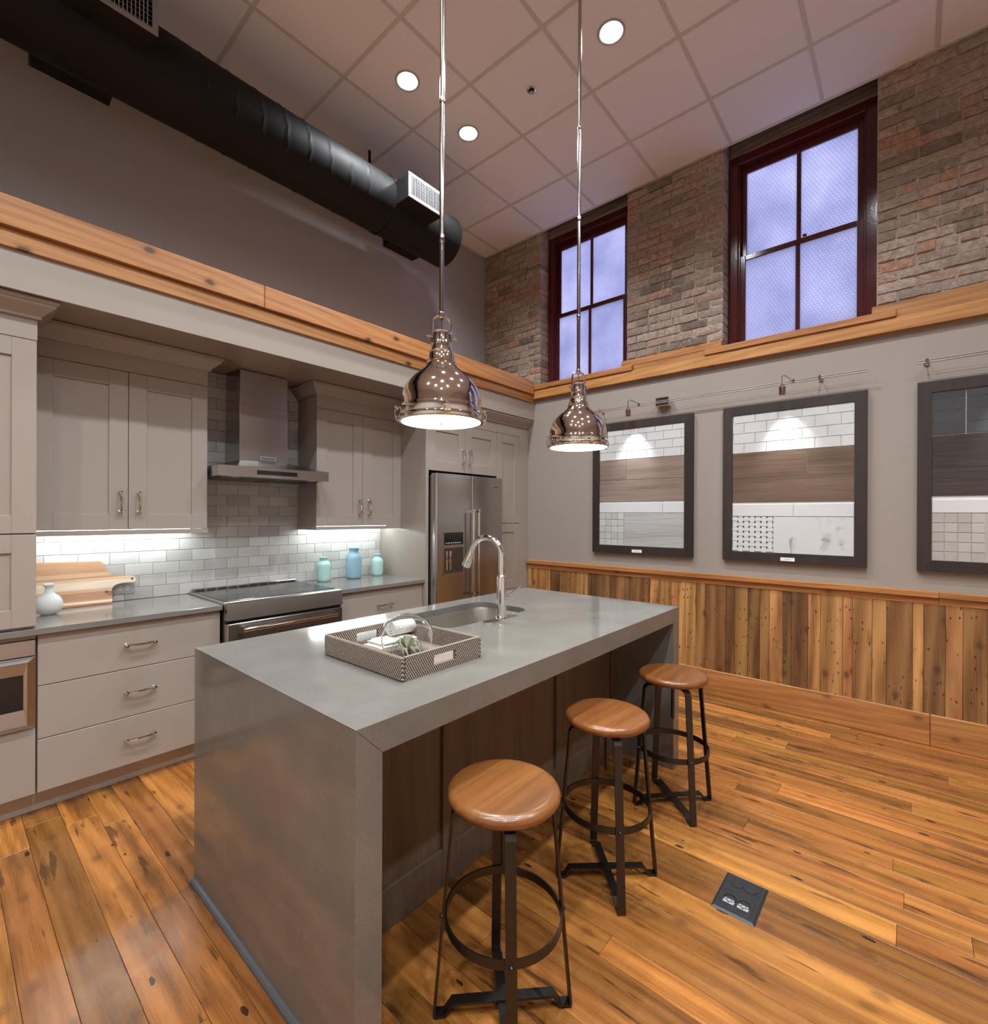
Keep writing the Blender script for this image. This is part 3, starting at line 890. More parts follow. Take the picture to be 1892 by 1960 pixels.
# --- wall cabinet right of the hood
t = thing('upper_cabinet', 'off-white two-door wall cabinet above the glass jars', 'cabinet', (2.36, 3.6, 1.37), group='wall cabinets beside the hood')
obj('carcass', B(1.952, 2.769, 3.483, 3.759, 1.371, 2.384, c=.001), 'cab', t)
d = shaker(t, 1.950, 2.366, 1.372, 2.288, 3.462, .09); pull(d, (2.332, 1.470), (2.332, 1.580), 3.462)
d = shaker(t, 2.369, 2.769, 1.372, 2.288, 3.462, .09); pull(d, (2.425, 1.470), (2.425, 1.580), 3.462)
obj('frieze', B(1.950, 2.769, 3.462, 3.4825, 2.291, 2.386, c=.001), 'cab', t)
obj('crown_molding', MB().sweep([(1.950, 3.758), (1.950, 3.462), (2.769, 3.462)], CROWN), 'cab', t)
obj('light_rail', MB().sweep([(1.950, 3.758), (1.950, 3.466), (2.769, 3.466)], [(0, 1.343), (.004, 1.343), (.004, 1.3705), (-.018, 1.3705), (-.018, 1.343)]), 'cab', t)
obj('light_strip', B(1.99, 2.73, 3.63, 3.655, 1.352, 1.3705), 'ledbar', t)

# --- base cabinets
YF = 3.165
t = thing('drawer_cabinet', 'off-white base cabinet with three wide drawers left of the range', 'cabinet', (.74, 3.45, 0))
obj('carcass', B(.332, 1.153, 3.187, 3.7675, .112, .8835, c=.001), 'cab', t)
for z0, z1, hz in ((.634, .880, .762), (.377, .630, .510), (.120, .373, .257)):
    d = obj('drawer', B(.334, 1.151, YF, YF + .021, z0, z1, c=.0015), 'cab', t)
    pull(d, (.683, hz), (.810, hz), YF)
t = thing('microwave_cabinet', 'off-white base cabinet holding the steel microwave drawer', 'cabinet', (0, 3.45, 0))
mb = MB().box(-.33, .329, 3.187, 3.7675, .112, .425); mb.box(-.33, -.31, 3.187, 3.7675, .425, .8835); mb.box(.312, .329, 3.187, 3.7675, .425, .8835); mb.box(-.31, .312, 3.74, 3.7675, .425, .8835)
obj('carcass', mb, 'cab', t)
obj('drawer', B(-.33, .327, YF, YF + .021, .120, .436, c=.0015), 'cab', t)
obj('top_rail', B(-.33, .328, YF, YF + .021, .863, .883, c=.0015), 'cab', t)
t = thing('drawer_cabinet', 'off-white base cabinet with drawers under the glass jars', 'cabinet', (2.36, 3.45, 0))
obj('carcass', B(1.952, 2.768, 3.187, 3.7675, .112, .8835, c=.001), 'cab', t)
for z0, z1, hz in ((.634, .880, .752), (.377, .630, .510), (.120, .373, .257)):
    d = obj('drawer', B(1.954, 2.766, YF, YF + .021, z0, z1, c=.0015), 'cab', t)
    pull(d, (2.305, hz), (2.432, hz), YF)
struct('trim_14', MB().box(-.33, 1.151, 3.255, 3.272, .001, .1115), 'toekick', 'toe kick board under the drawer cabinets')
struct('trim_15', B(1.954, 2.766, 3.255, 3.272, .001, .1115), 'toekick')

# --- microwave drawer
t = thing('microwave', 'stainless microwave drawer with dark window under the counter', 'microwave', (0, 3.4, .43))
obj('body', B(-.29, .308, 3.185, 3.72, .445, .860), 'darksteel', t)
obj('control_panel', B(-.30, .326, 3.158, 3.184, .786, .861, c=.002), 'steel', t)
mb = MB()
fx0, fx1, fz0, fz1, wx0, wx1, wz0, wz1 = -.30, .326, .441, .780, -.25, .283, .540, .705
def ring_panel(o, i, y0, yi):
    """door skin that slopes back to its window"""
    vs = [(o[0], y0, o[2]), (o[1], y0, o[2]), (o[1], y0, o[3]), (o[0], y0, o[3]), (i[0], yi, i[2]), (i[1], yi, i[2]), (i[1], yi, i[3]), (i[0], yi, i[3])]
    return vs, [(k, (k + 1) % 4, 4 + (k + 1) % 4, 4 + k) for k in range(4)]
vs, fs = ring_panel((fx0 + .03, fx1 - .03, fz0 + .025, fz1 - .02), (wx0, wx1, wz0, wz1), 3.140, 3.146)
mb.add(vs, fs)
vs, fs = ring_panel((fx0, fx1, fz0, fz1), (fx0 + .03, fx1 - .03, fz0 + .025, fz1 - .02), 3.163, 3.140)
mb.add(vs, fs)
d = obj('drawer_front', mb, 'steel', t)
d.modifiers.new('thick', 'SOLIDIFY').thickness = .003
obj('window', B(wx0 - .003, wx1 + .003, 3.147, 3.152, wz0 - .003, wz1 + .003), 'black', d)

# --- worktops
t = obj('countertop', B(-.33, 1.156, 3.140, 3.7600, .884, .914, c=.0015), 'stone')
tag(t, 'grey quartz countertop left of the range with cutting board on it', 'countertop', 'kitchen wall countertops')
t = obj('countertop', B(1.946, 2.7695, 3.140, 3.7600, .884, .914, c=.0015), 'stone')
tag(t, 'grey quartz countertop between range and refrigerator under the jars', 'countertop', 'kitchen wall countertops')

# --- range
t = thing('range', 'stainless slide-in range with black glass cooktop', 'range', (1.55, 3.4, 0))
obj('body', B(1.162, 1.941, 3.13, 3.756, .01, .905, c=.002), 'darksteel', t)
ct = obj('cooktop', B(1.160, 1.944, 3.125, 3.756, .905, .928, c=.003), 'steel', t)
obj('glass_surface', B(1.178, 1.926, 3.165, 3.735, .9275, .9305, c=.001), 'black', ct)
mb = MB()
for cx, cy, r in ((1.36, 3.32, .10), (1.75, 3.32, .085), (1.36, 3.60, .075), (1.75, 3.60, .10), (1.555, 3.46, .055)):
    mb.lathe([(r, .9306), (r, .9309), (r + .002, .9309), (r + .002, .9306)], (cx, cy, 0), 40)
obj('burner_ring', mb, 'printgrey', ct)
obj('rear_trim', B(1.175, 1.930, 3.735, 3.7595, .921, .945, c=.004), 'steel', t)
mb = MB()
for k in range(10): mb.box(1.20 + k * .073, 1.255 + k * .073, 3.7345, 3.7352, .932, .938)
obj('vent_slot', mb, 'void', t)
cp = obj('control_panel', MB().prism([(3.13, .927), (3.092, .921), (3.080, .822), (3.13, .822)], 1.162, 1.941, 'X'), 'steel', t)
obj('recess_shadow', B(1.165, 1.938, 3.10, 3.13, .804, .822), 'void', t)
d = obj('oven_door', B(1.163, 1.940, 3.082, 3.13, .215, .802, c=.004), 'steel', t)
obj('window', B(1.28, 1.823, 3.0795, 3.083, .36, .70, c=.001), 'black', d)
mb = MB().tube([(1.235, 3.030, .765), (1.868, 3.030, .765)], .013, 14)
mb2 = MB()
for x in (1.245, 1.858):
    mb2.prism([(3.083, .785), (3.083, .735), (3.022, .752), (3.018, .765), (3.022, .778)], x - .011, x + .011, 'X')
hd = obj('handle', mb, 'nickel', d); obj('bracket', mb2, 'steel', hd)
obj('warming_drawer', B(1.163, 1.940, 3.084, 3.13, .06, .208, c=.004), 'steel', t)

# --- range hood
t = thing('range_hood', 'stainless chimney range hood over the cooktop', 'range hood', (1.565, 3.5, 1.7))
obj('chimney', B(1.403, 1.742, 3.515, 3.7595, 1.830, 2.470, c=.002), 'steel_v', t)
obj('chimney_collar', B(1.4005, 1.7445, 3.5125, 3.7595, 1.830, 2.235, c=.002), 'steel_v', t)
cz = 1.777
mb = MB()
mb.add([(1.187, 3.285, cz), (1.945, 3.285, cz), (1.945, 3.7595, cz), (1.187, 3.7595, cz), (1.395, 3.505, 1.838), (1.750, 3.505, 1.838), (1.750, 3.7595, 1.838), (1.395, 3.7595, 1.838)],
       [(0, 1, 5, 4), (1, 2, 6, 5), (2, 3, 7, 6), (3, 0, 4, 7), (4, 5, 6, 7), (3, 2, 1, 0)])
obj('shoulder', mb, 'steel', t)
cn = obj('canopy', B(1.185, 1.947, 3.283, 3.7595, 1.708, 1.7775, c=.002), 'steel', t)
obj('control_strip', B(1.42, 1.70, 3.2815, 3.2835, 1.728, 1.757), 'black', cn)
mb = MB()
for k in range(2): mb.box(1.22 + k * .36, 1.55 + k * .36, 3.36, 3.72, 1.7035, 1.708)
obj('filter', mb, 'darksteel', cn)
mb = MB()
for x in (1.30, 1.83): mb.lathe([(.0001, 1.7065), (.028, 1.7065), (.032, 1.708)], (x, 3.33, 0), 20)
obj('lamp_lens', mb, 'white', cn)
bd = obj('badge', B(1.535, 1.655, 3.5065, 3.5130, 1.850, 1.878, c=.001), 'register', t)
text_mesh('badge_lettering', 'KitchenAid', .020, 'black', bd, (1.595, 3.5060, 1.864), ROT_MY)

# --- refrigerator cabinet run
t = thing('refrigerator_cabinet', 'off-white cabinet with two small doors above the refrigerator', 'cabinet', (3.25, 3.45, 0))
obj('side_panel', B(2.770, 2.802, 3.130, 3.7675, .001, 2.384, c=.001), 'cab', t)
obj('carcass', B(2.803, 3.708, 3.153, 3.7675, 1.850, 2.384, c=.001), 'cab', t)
d = shaker(t, 2.804, 3.2535, 1.850, 2.286, 3.132, .088); pull(d, (3.217, 1.942), (3.217, 2.062), 3.132)
d = shaker(t, 3.2565, 3.707, 1.850, 2.286, 3.132, .088); pull(d, (3.306, 1.942), (3.306, 2.062), 3.132)
obj('frieze', B(2.770, 3.708, 3.132, 3.1525, 2.289, 2.386, c=.001), 'cab', t)
obj('crown_molding', MB().sweep([(2.770, 3.388), (2.770, 3.132), (3.7085, 3.132)], CROWN), 'cab', t)
t = thing('pantry_cabinet', 'tall narrow off-white pantry cabinet in the corner beside the refrigerator', 'cabinet', (3.95, 3.45, 0))
obj('carcass', B(3.711, 4.10, 3.153, 3.7675, .112, 2.384, c=.001), 'cab', t)
shaker(t, 3.712, 4.078, 1.382, 2.286, 3.132, .088)
shaker(t, 3.712, 4.078, .705, 1.376, 3.132, .088)
obj('drawer', B(3.712, 4.078, 3.132, 3.153, .120, .700, c=.0015), 'cab', t)
obj('filler', B(4.081, 4.2285, 3.130, 3.150, .001, 2.384, c=.001), 'cab', t)
obj('frieze', B(3.7105, 4.2285, 3.132, 3.1525, 2.289, 2.386, c=.001), 'cab', t)
obj('crown_molding', MB().sweep([(3.7095, 3.132), (4.2285, 3.132)], CROWN), 'cab', t)

# --- refrigerator
t = thing('refrigerator', 'stainless french-door refrigerator with water dispenser', 'refrigerator', (3.25, 3.4, 0))
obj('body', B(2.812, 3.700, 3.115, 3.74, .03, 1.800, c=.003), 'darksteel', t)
def fridge_door(x0, x1, z0, z1, nm):
    p = []
    r = .018
    for cx, cy, a0 in ((x0 + r, 3.045 + r, PI), (x1 - r, 3.045 + r, 1.5 * PI)):
        for k in range(6): a = a0 + k * PI / 10; p.append((cx + r * math.cos(a), cy + r * math.sin(a)))
    p += [(x1, 3.108), (x0, 3.108)]
    return MB().prism(p, z0, z1, 'Z')
dl = obj('door', fridge_door(2.813, 3.2525, .700, 1.822, 'd'), 'steel_v', t)
dr = obj('door', fridge_door(3.2565, 3.698, .700, 1.822, 'd'), 'steel_v', t)
fz = obj('freezer_drawer', fridge_door(2.813, 3.698, .06, .690, 'd'), 'steel_v', t)
def bar_handle(par, x):
    mb = MB().tube([(x, 2.990, .725), (x, 2.990, 1.515)], .0115, 14)
    hd = obj('handle', mb, 'nickel', par)
    mb = MB()
    for z in (.755, 1.497): mb.prism([(3.046, z - .012), (2.985, z - .014), (2.978, z), (2.985, z + .014), (3.046, z + .012)], x - .012, x + .012, 'X')
    obj('bracket', mb, 'chrome', hd)
bar_handle(dl, 3.222); bar_handle(dr, 3.292)
mb = MB().tube([(2.87, 2.990, .62), (3.64, 2.990, .62)], .0115, 14)
for x in (2.90, 3.61): mb.box(x - .012, x + .012, 2.985, 3.046, .609, .631)
obj('handle', mb, 'nickel', fz)
ds = obj('dispenser', MB().box(2.893, 2.901, 3.040, 3.0455, .948, 1.318).box(3.137, 3.145, 3.040, 3.0455, .948, 1.318).box(2.901, 3.137, 3.040, 3.0455, 1.310, 1.318).box(2.893, 3.145, 3.030, 3.0455, .944, .954).box(2.901, 3.137, 3.040, 3.0455, 1.176, 1.204), 'steel', dl)
obj('display', B(2.901, 3.137, 3.0425, 3.0452, 1.204, 1.310), 'black', dl)
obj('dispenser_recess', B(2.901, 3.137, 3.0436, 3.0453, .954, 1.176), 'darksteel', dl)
mb = MB().box(2.925, 2.945, 3.036, 3.0437, .985, 1.15, c=.003).box(2.965, 2.990, 3.036, 3.0437, .985, 1.15, c=.003)
obj('paddle', mb, 'chrome', dl)
mb = MB()
for k in range(7): mb.box(2.925 + k * .028, 2.941 + k * .028, 3.0421, 3.0426, 1.216, 1.222)
obj('display_marking', mb, 'white', dl)
bd = obj('badge', B(3.525, 3.640, 3.0425, 3.046, 1.726, 1.750, c=.001), 'register', dr)
text_mesh('badge_lettering', 'KitchenAid', .019, 'black', bd, (3.5825, 3.0418, 1.738), ROT_MY)

# ================================================================== ISLAND
IX0, IX1, IY0, IY1, IZ, TH = .690, 2.893, 1.036, 2.155, .930, .082
SX0, SX1, SY0, SY1, SR = 1.575, 2.245, 1.632, 2.025, .095
t = thing('kitchen_island', 'grey quartz waterfall kitchen island with sink', 'island', (1.79, 1.6, 0))
s = .03
mb = MB(); z0, z1 = IZ - s, IZ
xa, xb = IX0 + TH, IX1 - TH
mb.box(xa, SX0, IY0, IY1, z0, z1); mb.box(SX1, xb, IY0, IY1, z0, z1)
mb.box(SX0, SX1, IY0, SY0, z0, z1); mb.box(SX0, SX1, SY1, IY1, z0, z1)
for cx, cy, sx, sy in ((SX0, SY0, 1, 1), (SX1, SY0, -1, 1), (SX1, SY1, -1, -1), (SX0, SY1, 1, -1)):
    ox, oy = cx + sx * SR, cy + sy * SR
    arc = [(ox - sx * SR * math.cos(k * PI / 16), oy - sy * SR * math.sin(k * PI / 16)) for k in range(9)]
    vs = [(cx, cy, z1)] + [(x, y, z1) for x, y in arc] + [(x, y, z0) for x, y in arc]
    fs = [(0, k + 1, k + 2) for k in range(8)] + [(k + 1, k + 10, k + 11, k + 2) for k in range(8)]
    mb.add(vs, fs)
mb.box(xa, xb, IY0, IY0 + .03, IZ - TH, z0); mb.box(xa, xb, IY1 - .03, IY1, IZ - TH, z0)
g = .0007
mb.prism([(IX0 + g, IZ), (xa, IZ), (xa, IZ - TH + g)], IY0, IY1, 'Y')
mb.prism([(IX1 - g, IZ), (xb, IZ - TH + g), (xb, IZ)], IY0, IY1, 'Y')
obj('worktop', mb, 'stone', t)
obj('waterfall_leg', MB().prism([(IX0, IZ - g), (xa - g, IZ - TH), (xa - g, .0), (IX0, .0)], IY0, IY1, 'Y'), 'stone', t)
obj('waterfall_leg', MB().prism([(IX1, IZ - g), (IX1, .0), (xb + g, .0), (xb + g, IZ - TH)], IY0, IY1, 'Y'), 'stone', t)
obj('shoe_molding', MB().prism([(IX0, .001), (IX0 - .016, .001), (IX0 - .015, .008), (IX0 - .009, .014), (IX0, .017)], IY0 + .02, IY1 + .002, 'Y'), 'darktrim', t)
bp = obj('back_panel', B(xa, xb, 1.402, 1.420, .001, IZ - .031), 'islandwood', t)
mb = MB()
for a, b_ in ((xa, xa + .06), (1.325, 1.400), (2.130, 2.205), (xb - .07, xb)): obj('stile', B(a, b_, 1.386, 1.4025, .001, IZ - .031, c=.002), 'islandwood', t)
mb = MB()
for a, b_ in ((xa + .06, 1.325), (1.400, 2.130), (2.205, xb - .07)):
    obj('rail', B(a, b_, 1.387, 1.4025, .001, .150, c=.002), 'islandwood', t); obj('rail', B(a, b_, 1.387, 1.4025, IZ - .13, IZ - .031, c=.002), 'islandwood', t)
obj('kitchen_side_panel', B(xa, xb, 2.09, 2.11, .001, IZ - .031), 'islandwood', t)

# sink bowl
t = thing('sink', 'undermount stainless sink set in the island top', 'sink', (1.91, 1.83, .70))
def rrect(x0, x1, y0, y1, r, z, n=8):
    p = []
    for cx, cy, a0 in ((x1 - r, y1 - r, 0), (x0 + r, y1 - r, PI / 2), (x0 + r, y0 + r, PI), (x1 - r, y0 + r, 1.5 * PI)):
        for k in range(n + 1): a = a0 + k * PI / 2 / n; p.append((cx + r * math.cos(a), cy + r * math.sin(a), z))
    return p
loops = [rrect(SX0 - .02, SX1 + .02, SY0 - .02, SY1 + .02, SR + .02, IZ - .0305), rrect(SX0 + .004, SX1 - .004, SY0 + .004, SY1 - .004, SR, IZ - .0305), rrect(SX0 + .008, SX1 - .008, SY0 + .008, SY1 - .008, SR, IZ - .045),
         rrect(SX0 + .018, SX1 - .018, SY0 + .018, SY1 - .018, SR, .735), rrect(SX0 + .04, SX1 - .04, SY0 + .04, SY1 - .04, SR, .712), rrect(SX0 + .2, SX1 - .2, SY0 + .14, SY1 - .14, .04, .706)]
mb = MB(); n = len(loops[0]); vs = sum(loops, [])
fs = [(i * n + k, i * n + (k + 1) % n, (i + 1) * n + (k + 1) % n, (i + 1) * n + k) for i in range(len(loops) - 1) for k in range(n)]
fs.append(tuple((len(loops) - 1) * n + k for k in range(n)))
mb.add(vs, fs, True)
obj('bowl', mb, metal('sink_steel', (0.60, 0.58, 0.53), 0.32, (0.05, 1, .99)), t)
obj('drain', MB().lathe([(.0001, .7068), (.03, .7068), (.042, .709), (.045, .707)], (1.91, 1.83, 0), 24), 'chrome', t)

# faucet
FX, FY = 1.905, 1.575
t = thing('faucet', 'tall arched chrome pull-down faucet on the island', 'faucet', (FX, FY, IZ))
p = [(FX + (.095 if c > 0 else -.095) * 1 + .030 * c, FY + .030 * s_, 0) for c, s_ in [(math.cos(k * PI / 12), math.sin(k * PI / 12)) for k in range(24)]]
p2 = [(q[0], q[1]) for q in p]
mb = MB().prism(p2, IZ + .0005, IZ + .006, 'Z'); mb.prism([(FX + (x - FX) * .96, FY + (y - FY) * .9) for x, y in p2], IZ + .006, IZ + .0095, 'Z')
obj('base_plate', mb, 'chrome', t)
mb = MB().lathe([(.0001, IZ + .009), (.030, IZ + .009), (.029, IZ + .016), (.0245, IZ + .022), (.0245, IZ + .14), (.0235, IZ + .218), (.0220, IZ + .225), (.0165, IZ + .232)], (FX, FY, 0), 28)
obj('body', mb, 'chrome', t)
ar = .093; pts = [(FX, FY, IZ + .215), (FX, FY, IZ + .27), (FX, FY, 1.255)]
dv = Vector((-.15, 1.0, 0)).normalized()
for k in range(1, 17):
    a = PI - k * (PI * .90) / 16
    rr_ = ar + ar * math.cos(a)
    pts.append((FX + dv.x * rr_, FY + dv.y * rr_, 1.255 + ar * math.sin(a)))
obj('spout', MB().tube(pts, .0150, 16), 'chrome', t)
e = Vector(pts[-1]); dd = (Vector(pts[-1]) - Vector(pts[-2])).normalized()
sp = [e + dd * q for q in (-.004, .02, .025, .075, .098, .102)]
sh = obj('spray_head', MB().tube(sp, [.0165, .0165, .0185, .0225, .0235, .019], 18), 'chrome', t)
obj('button', B(e.x + dd.x * .05 + .012, e.x + dd.x * .05 + .026, e.y + dd.y * .05 - .006, e.y + dd.y * .05 + .006, e.z + dd.z * .05 - .02, e.z + dd.z * .05 + .02, c=.003), 'blackmatte', sh)
hz = 1.046
mb = MB().tube([(FX + .018, FY, hz), (FX + .05, FY, hz), (FX + .066, FY, hz)], [.0125, .0135, .012], 16)
mb.tube([(FX + .060, FY, hz + .004), (FX + .085, FY - .006, hz + .018), (FX + .135, FY - .016, hz + .046)], [.0065, .0055, .0062], 12)
obj('lever', mb, 'chrome', t)

# tray with its contents
TX0, TX1, TY0, TY1, TZ0, TZ1 = .985, 1.362, 1.222, 1.690, .9306, 1.008
t = thing('serving_tray', 'brown and cream woven rattan tray on the island', 'tray', (1.17, 1.45, .93))
w = .013
obj('bottom', B(TX0 + w, TX1 - w, TY0 + w, TY1 - w, TZ0, TZ0 + .008), 'rattan', t)
obj('side', B(TX0, TX0 + w, TY0, TY1, TZ0, TZ1, c=.004), 'rattan', t)
obj('side', B(TX1 - w, TX1, TY0, TY1, TZ0, TZ1, c=.004), 'rattan', t)
for y0, y1 in ((TY0, TY0 + w), (TY1 - w, TY1)):
    h0, h1 = (TX0 + TX1) / 2 - .052, (TX0 + TX1) / 2 + .052
    mb = MB().box(TX0 + w, h0, y0, y1, TZ0, TZ1).box(h1, TX1 - w, y0, y1, TZ0, TZ1).box(h0, h1, y0, y1, TZ0, TZ0 + .024).box(h0, h1, y0, y1, TZ1 - .020, TZ1)
    obj('handle_side', mb, 'rattan', t)
t = thing('rolled_towel', 'folded and rolled white hand towel in the rattan tray', 'towel', (1.25, 1.58, .94))
fz_ = TZ0 + .0085
def soft_slab(x0, x1, y0, y1, z, h, n=10):
    mb = MB(); rr = random.Random(5); top = []
    for i in range(n + 1):
        for j in range(n + 1):
            u, v = i / n, j / n; e = min(u, 1 - u, v, 1 - v)
            top.append((x0 + (x1 - x0) * u, y0 + (y1 - y0) * v, z + h * min(1, .35 + e * 9) + .0016 * math.sin(u * 9 + v * 4) + rr.uniform(-.0005, .0005)))
    bot = [(p[0], p[1], z) for p in top]; m = len(top); fs = []
    for i in range(n):
        for j in range(n):
            a = i * (n + 1) + j; fs.append((a, a + 1, a + n + 2, a + n + 1)); fs.append((m + a, m + a + n + 1, m + a + n + 2, m + a + 1))
    for i in range(n):
        for a, b_ in ((i, i + 1), (n * (n + 1) + i, n * (n + 1) + i + 1), (i * (n + 1), (i + 1) * (n + 1)), (i * (n + 1) + n, (i + 1) * (n + 1) + n)):
            fs.append((a, b_, m + b_, m + a))
    return mb.add(vs_ if False else top + bot, fs, True)
f1 = obj('folded_layer', soft_slab(1.145, 1.335, 1.545, 1.665, fz_, .014), 'cloth', t)
f2 = obj('folded_layer', soft_slab(1.155, 1.330, 1.550, 1.655, fz_ + .0142, .012), 'cloth', t)
prof = []
sp = []
for k in range(60):
    a = k * .33; r = .006 + .0016 * k * .33 * 1.05
    sp.append((1.285, 1.612 + r * 1.12 * math.cos(a), fz_ + .066 + r * 1.05 * math.sin(a)))
mb = MB(); vs = []
for p in sp: vs += [(1.232, p[1], p[2]), (1.346, p[1], p[2])]
mb.add(vs, [(2 * k, 2 * k + 1, 2 * k + 3, 2 * k + 2) for k in range(59)], True)
ro = obj('roll', mb, 'cloth', t, 60); ro.modifiers.new('thick', 'SOLIDIFY').thickness = .0065
# glass terrarium and air plant
GXc, GYc = 1.168, 1.418
gl = MB(); rg = .098
pr_o = [(.070, 0), (.084, .012), (.094, .034), (.098, .058), (.093, .088), (.078, .113), (.052, .130), (.025, .1375), (.0001, .139)]
pr_i = [(.0001, .1365), (.025, .135), (.051, .1277), (.0765, .111), (.0912, .087), (.0958, .058), (.092, .035), (.082, .0135), (.069, .002)]
gl.lathe(pr_o + pr_i + [(.070, 0)], (GXc, GYc, fz_), 40)
gl.v = [(p_[0], p_[1], fz_ + (p_[2] - fz_) * 1.12) for p_ in gl.v]
t = obj('glass_cloche', gl, 'glass')
tag(t, 'clear glass cloche over the air plant in the tray', 'cloche')
t = thing('air_plant', 'pale green curly air plant under the glass cloche', 'plant', (GXc, GYc, fz_))
obj('stub', MB().lathe([(.0001, 0), (.012, .001), (.014, .012), (.009, .028), (.0001, .032)], (GXc, GYc, fz_), 12), 'plantbase', t)
rr = random.Random(3)
for k in range(20):
    a = k * 2.399; ln = rr.uniform(.7, 1.0); up = rr.uniform(.015, .045); mb = MB(); vs = []
    for i in range(9):
        u = i / 8; r = .008 + .066 * u * ln * (1 - .15 * u); z = fz_ + .024 + up * math.sin(u * PI * .85) * 1.3 - .028 * u * u * (1.2 - up * 10)
        aa = a + .5 * u * u; wv = .0095 * (1 - u) ** .7 + .0006
        c = Vector((GXc + r * math.cos(aa), GYc + r * math.sin(aa), max(z, fz_ + .003)))
        sd = Vector((-math.sin(aa), math.cos(aa), 0))
        vs += [c - sd * wv + Vector((0, 0, .002)), c - Vector((0, 0, .001)), c + sd * wv + Vector((0, 0, .002))]
    fs = []
    for i in range(8):
        for j in range(2): fs.append((i * 3 + j, i * 3 + j + 1, i * 3 + j + 4, i * 3 + j + 3))
    mb.add(vs, fs, True)
    obj('leaf', mb, 'airplant', t, 80)
# ================================================================== STOOLS
def make_stool(label):
    t = thing('bar_stool', label, 'stool', (0, 0, 0), 0, 'bar stools along the island')
    ST = .665
    obj('seat', MB().lathe([(.0001, ST - .038), (.148, ST - .038), (.160, ST - .034), (.167, ST - .024), (.168, ST - .015), (.163, ST - .006), (.154, ST - .001), (.140, ST), (.0001, ST)], (0, 0, 0), 48), 'seat', t, 50)
    obj('seat_plate', MB().lathe([(.0001, ST - .046), (.06, ST - .046), (.06, ST - .0385), (.0001, ST - .0385)], (0, 0, 0), 24), 'iron', t)
    obj('screw', MB().lathe([(.0001, .43), (.0085, .43), (.0085, ST - .046), (.0001, ST - .046)], (0, 0, 0), 12), 'iron', t)
    TZ = .612
    for k in range(2):
        a = PI / 4 + k * PI / 2
        c, s_ = math.cos(a), math.sin(a)
        wd = (-s_, c, 0)
        dz = -.007 * k
        obj('top_bar', MB().strap([(.140 * c, .140 * s_, TZ + dz), (-.140 * c, -.140 * s_, TZ + dz)], wd, .030, .007), 'iron', t)
        zb = .030 - .0 + .0072 * k
        def P(r, z): return (r * c, r * s_, z)
        obj('floor_bar', MB().strap([P(.198, .0045), P(.172, .006), P(.150, zb), P(-.150, zb), P(-.172, .006), P(-.198, .0045)], wd, .030, .007), 'iron', t)
        for sg in (1, -1):
            def Q(r, z): return (sg * r * c, sg * r * s_, z)
            lg = obj('leg', MB().strap([Q(.128, TZ + dz), Q(.142, TZ - .002 + dz), Q(.150, TZ - .014 + dz), Q(.2025, .012), Q(.200, .0042), Q(.190, .0036)], wd, .030, .007), 'iron', t)
            zr = .288; rl = .150 + (.2025 - .150) * (TZ - .014 - zr) / (TZ - .026)
            obj('rivet', MB().lathe([(.0001, .0075), (.004, .0065), (.0065, .003), (.0065, 0)], (0, 0, 0), 10, 'X'), 'iron', lg).matrix_basis = Matrix.Rotation(a + (0 if sg > 0 else PI), 4, 'Z') @ Matrix.Translation((rl + .003, 0, zr))
    rr = .1735
    obj('footrest_ring', MB().lathe([(rr - .005, .276), (rr, .276), (rr, .302), (rr - .005, .302), (rr - .005, .276)], (0, 0, 0), 48), 'iron', t, 60)
    return t
def copy_tree(o, parent=None):
    c = o.copy(); COL.objects.link(c); c.parent = parent
    WM[c.name] = WM[o.name].copy()
    for ch in list(o.children): copy_tree(ch, c)
    return c
proto = make_stool('wooden round-seat bar stool closest to the camera')
spots = [(1.118, .912, .02, None), (1.812, .938, -.03, 'wooden round-seat bar stool in the middle of the row'), (2.500, .925, .05, 'wooden round-seat bar stool farthest along, near the wainscot')]
allst = [proto, copy_tree(proto), copy_tree(proto)]
for o, (x, y, rz, lab) in zip(allst, spots):
    o.matrix_basis = Matrix.Translation((x, y, 0)) @ Matrix.Rotation(rz, 4, 'Z')
    if lab: o['label'] = lab

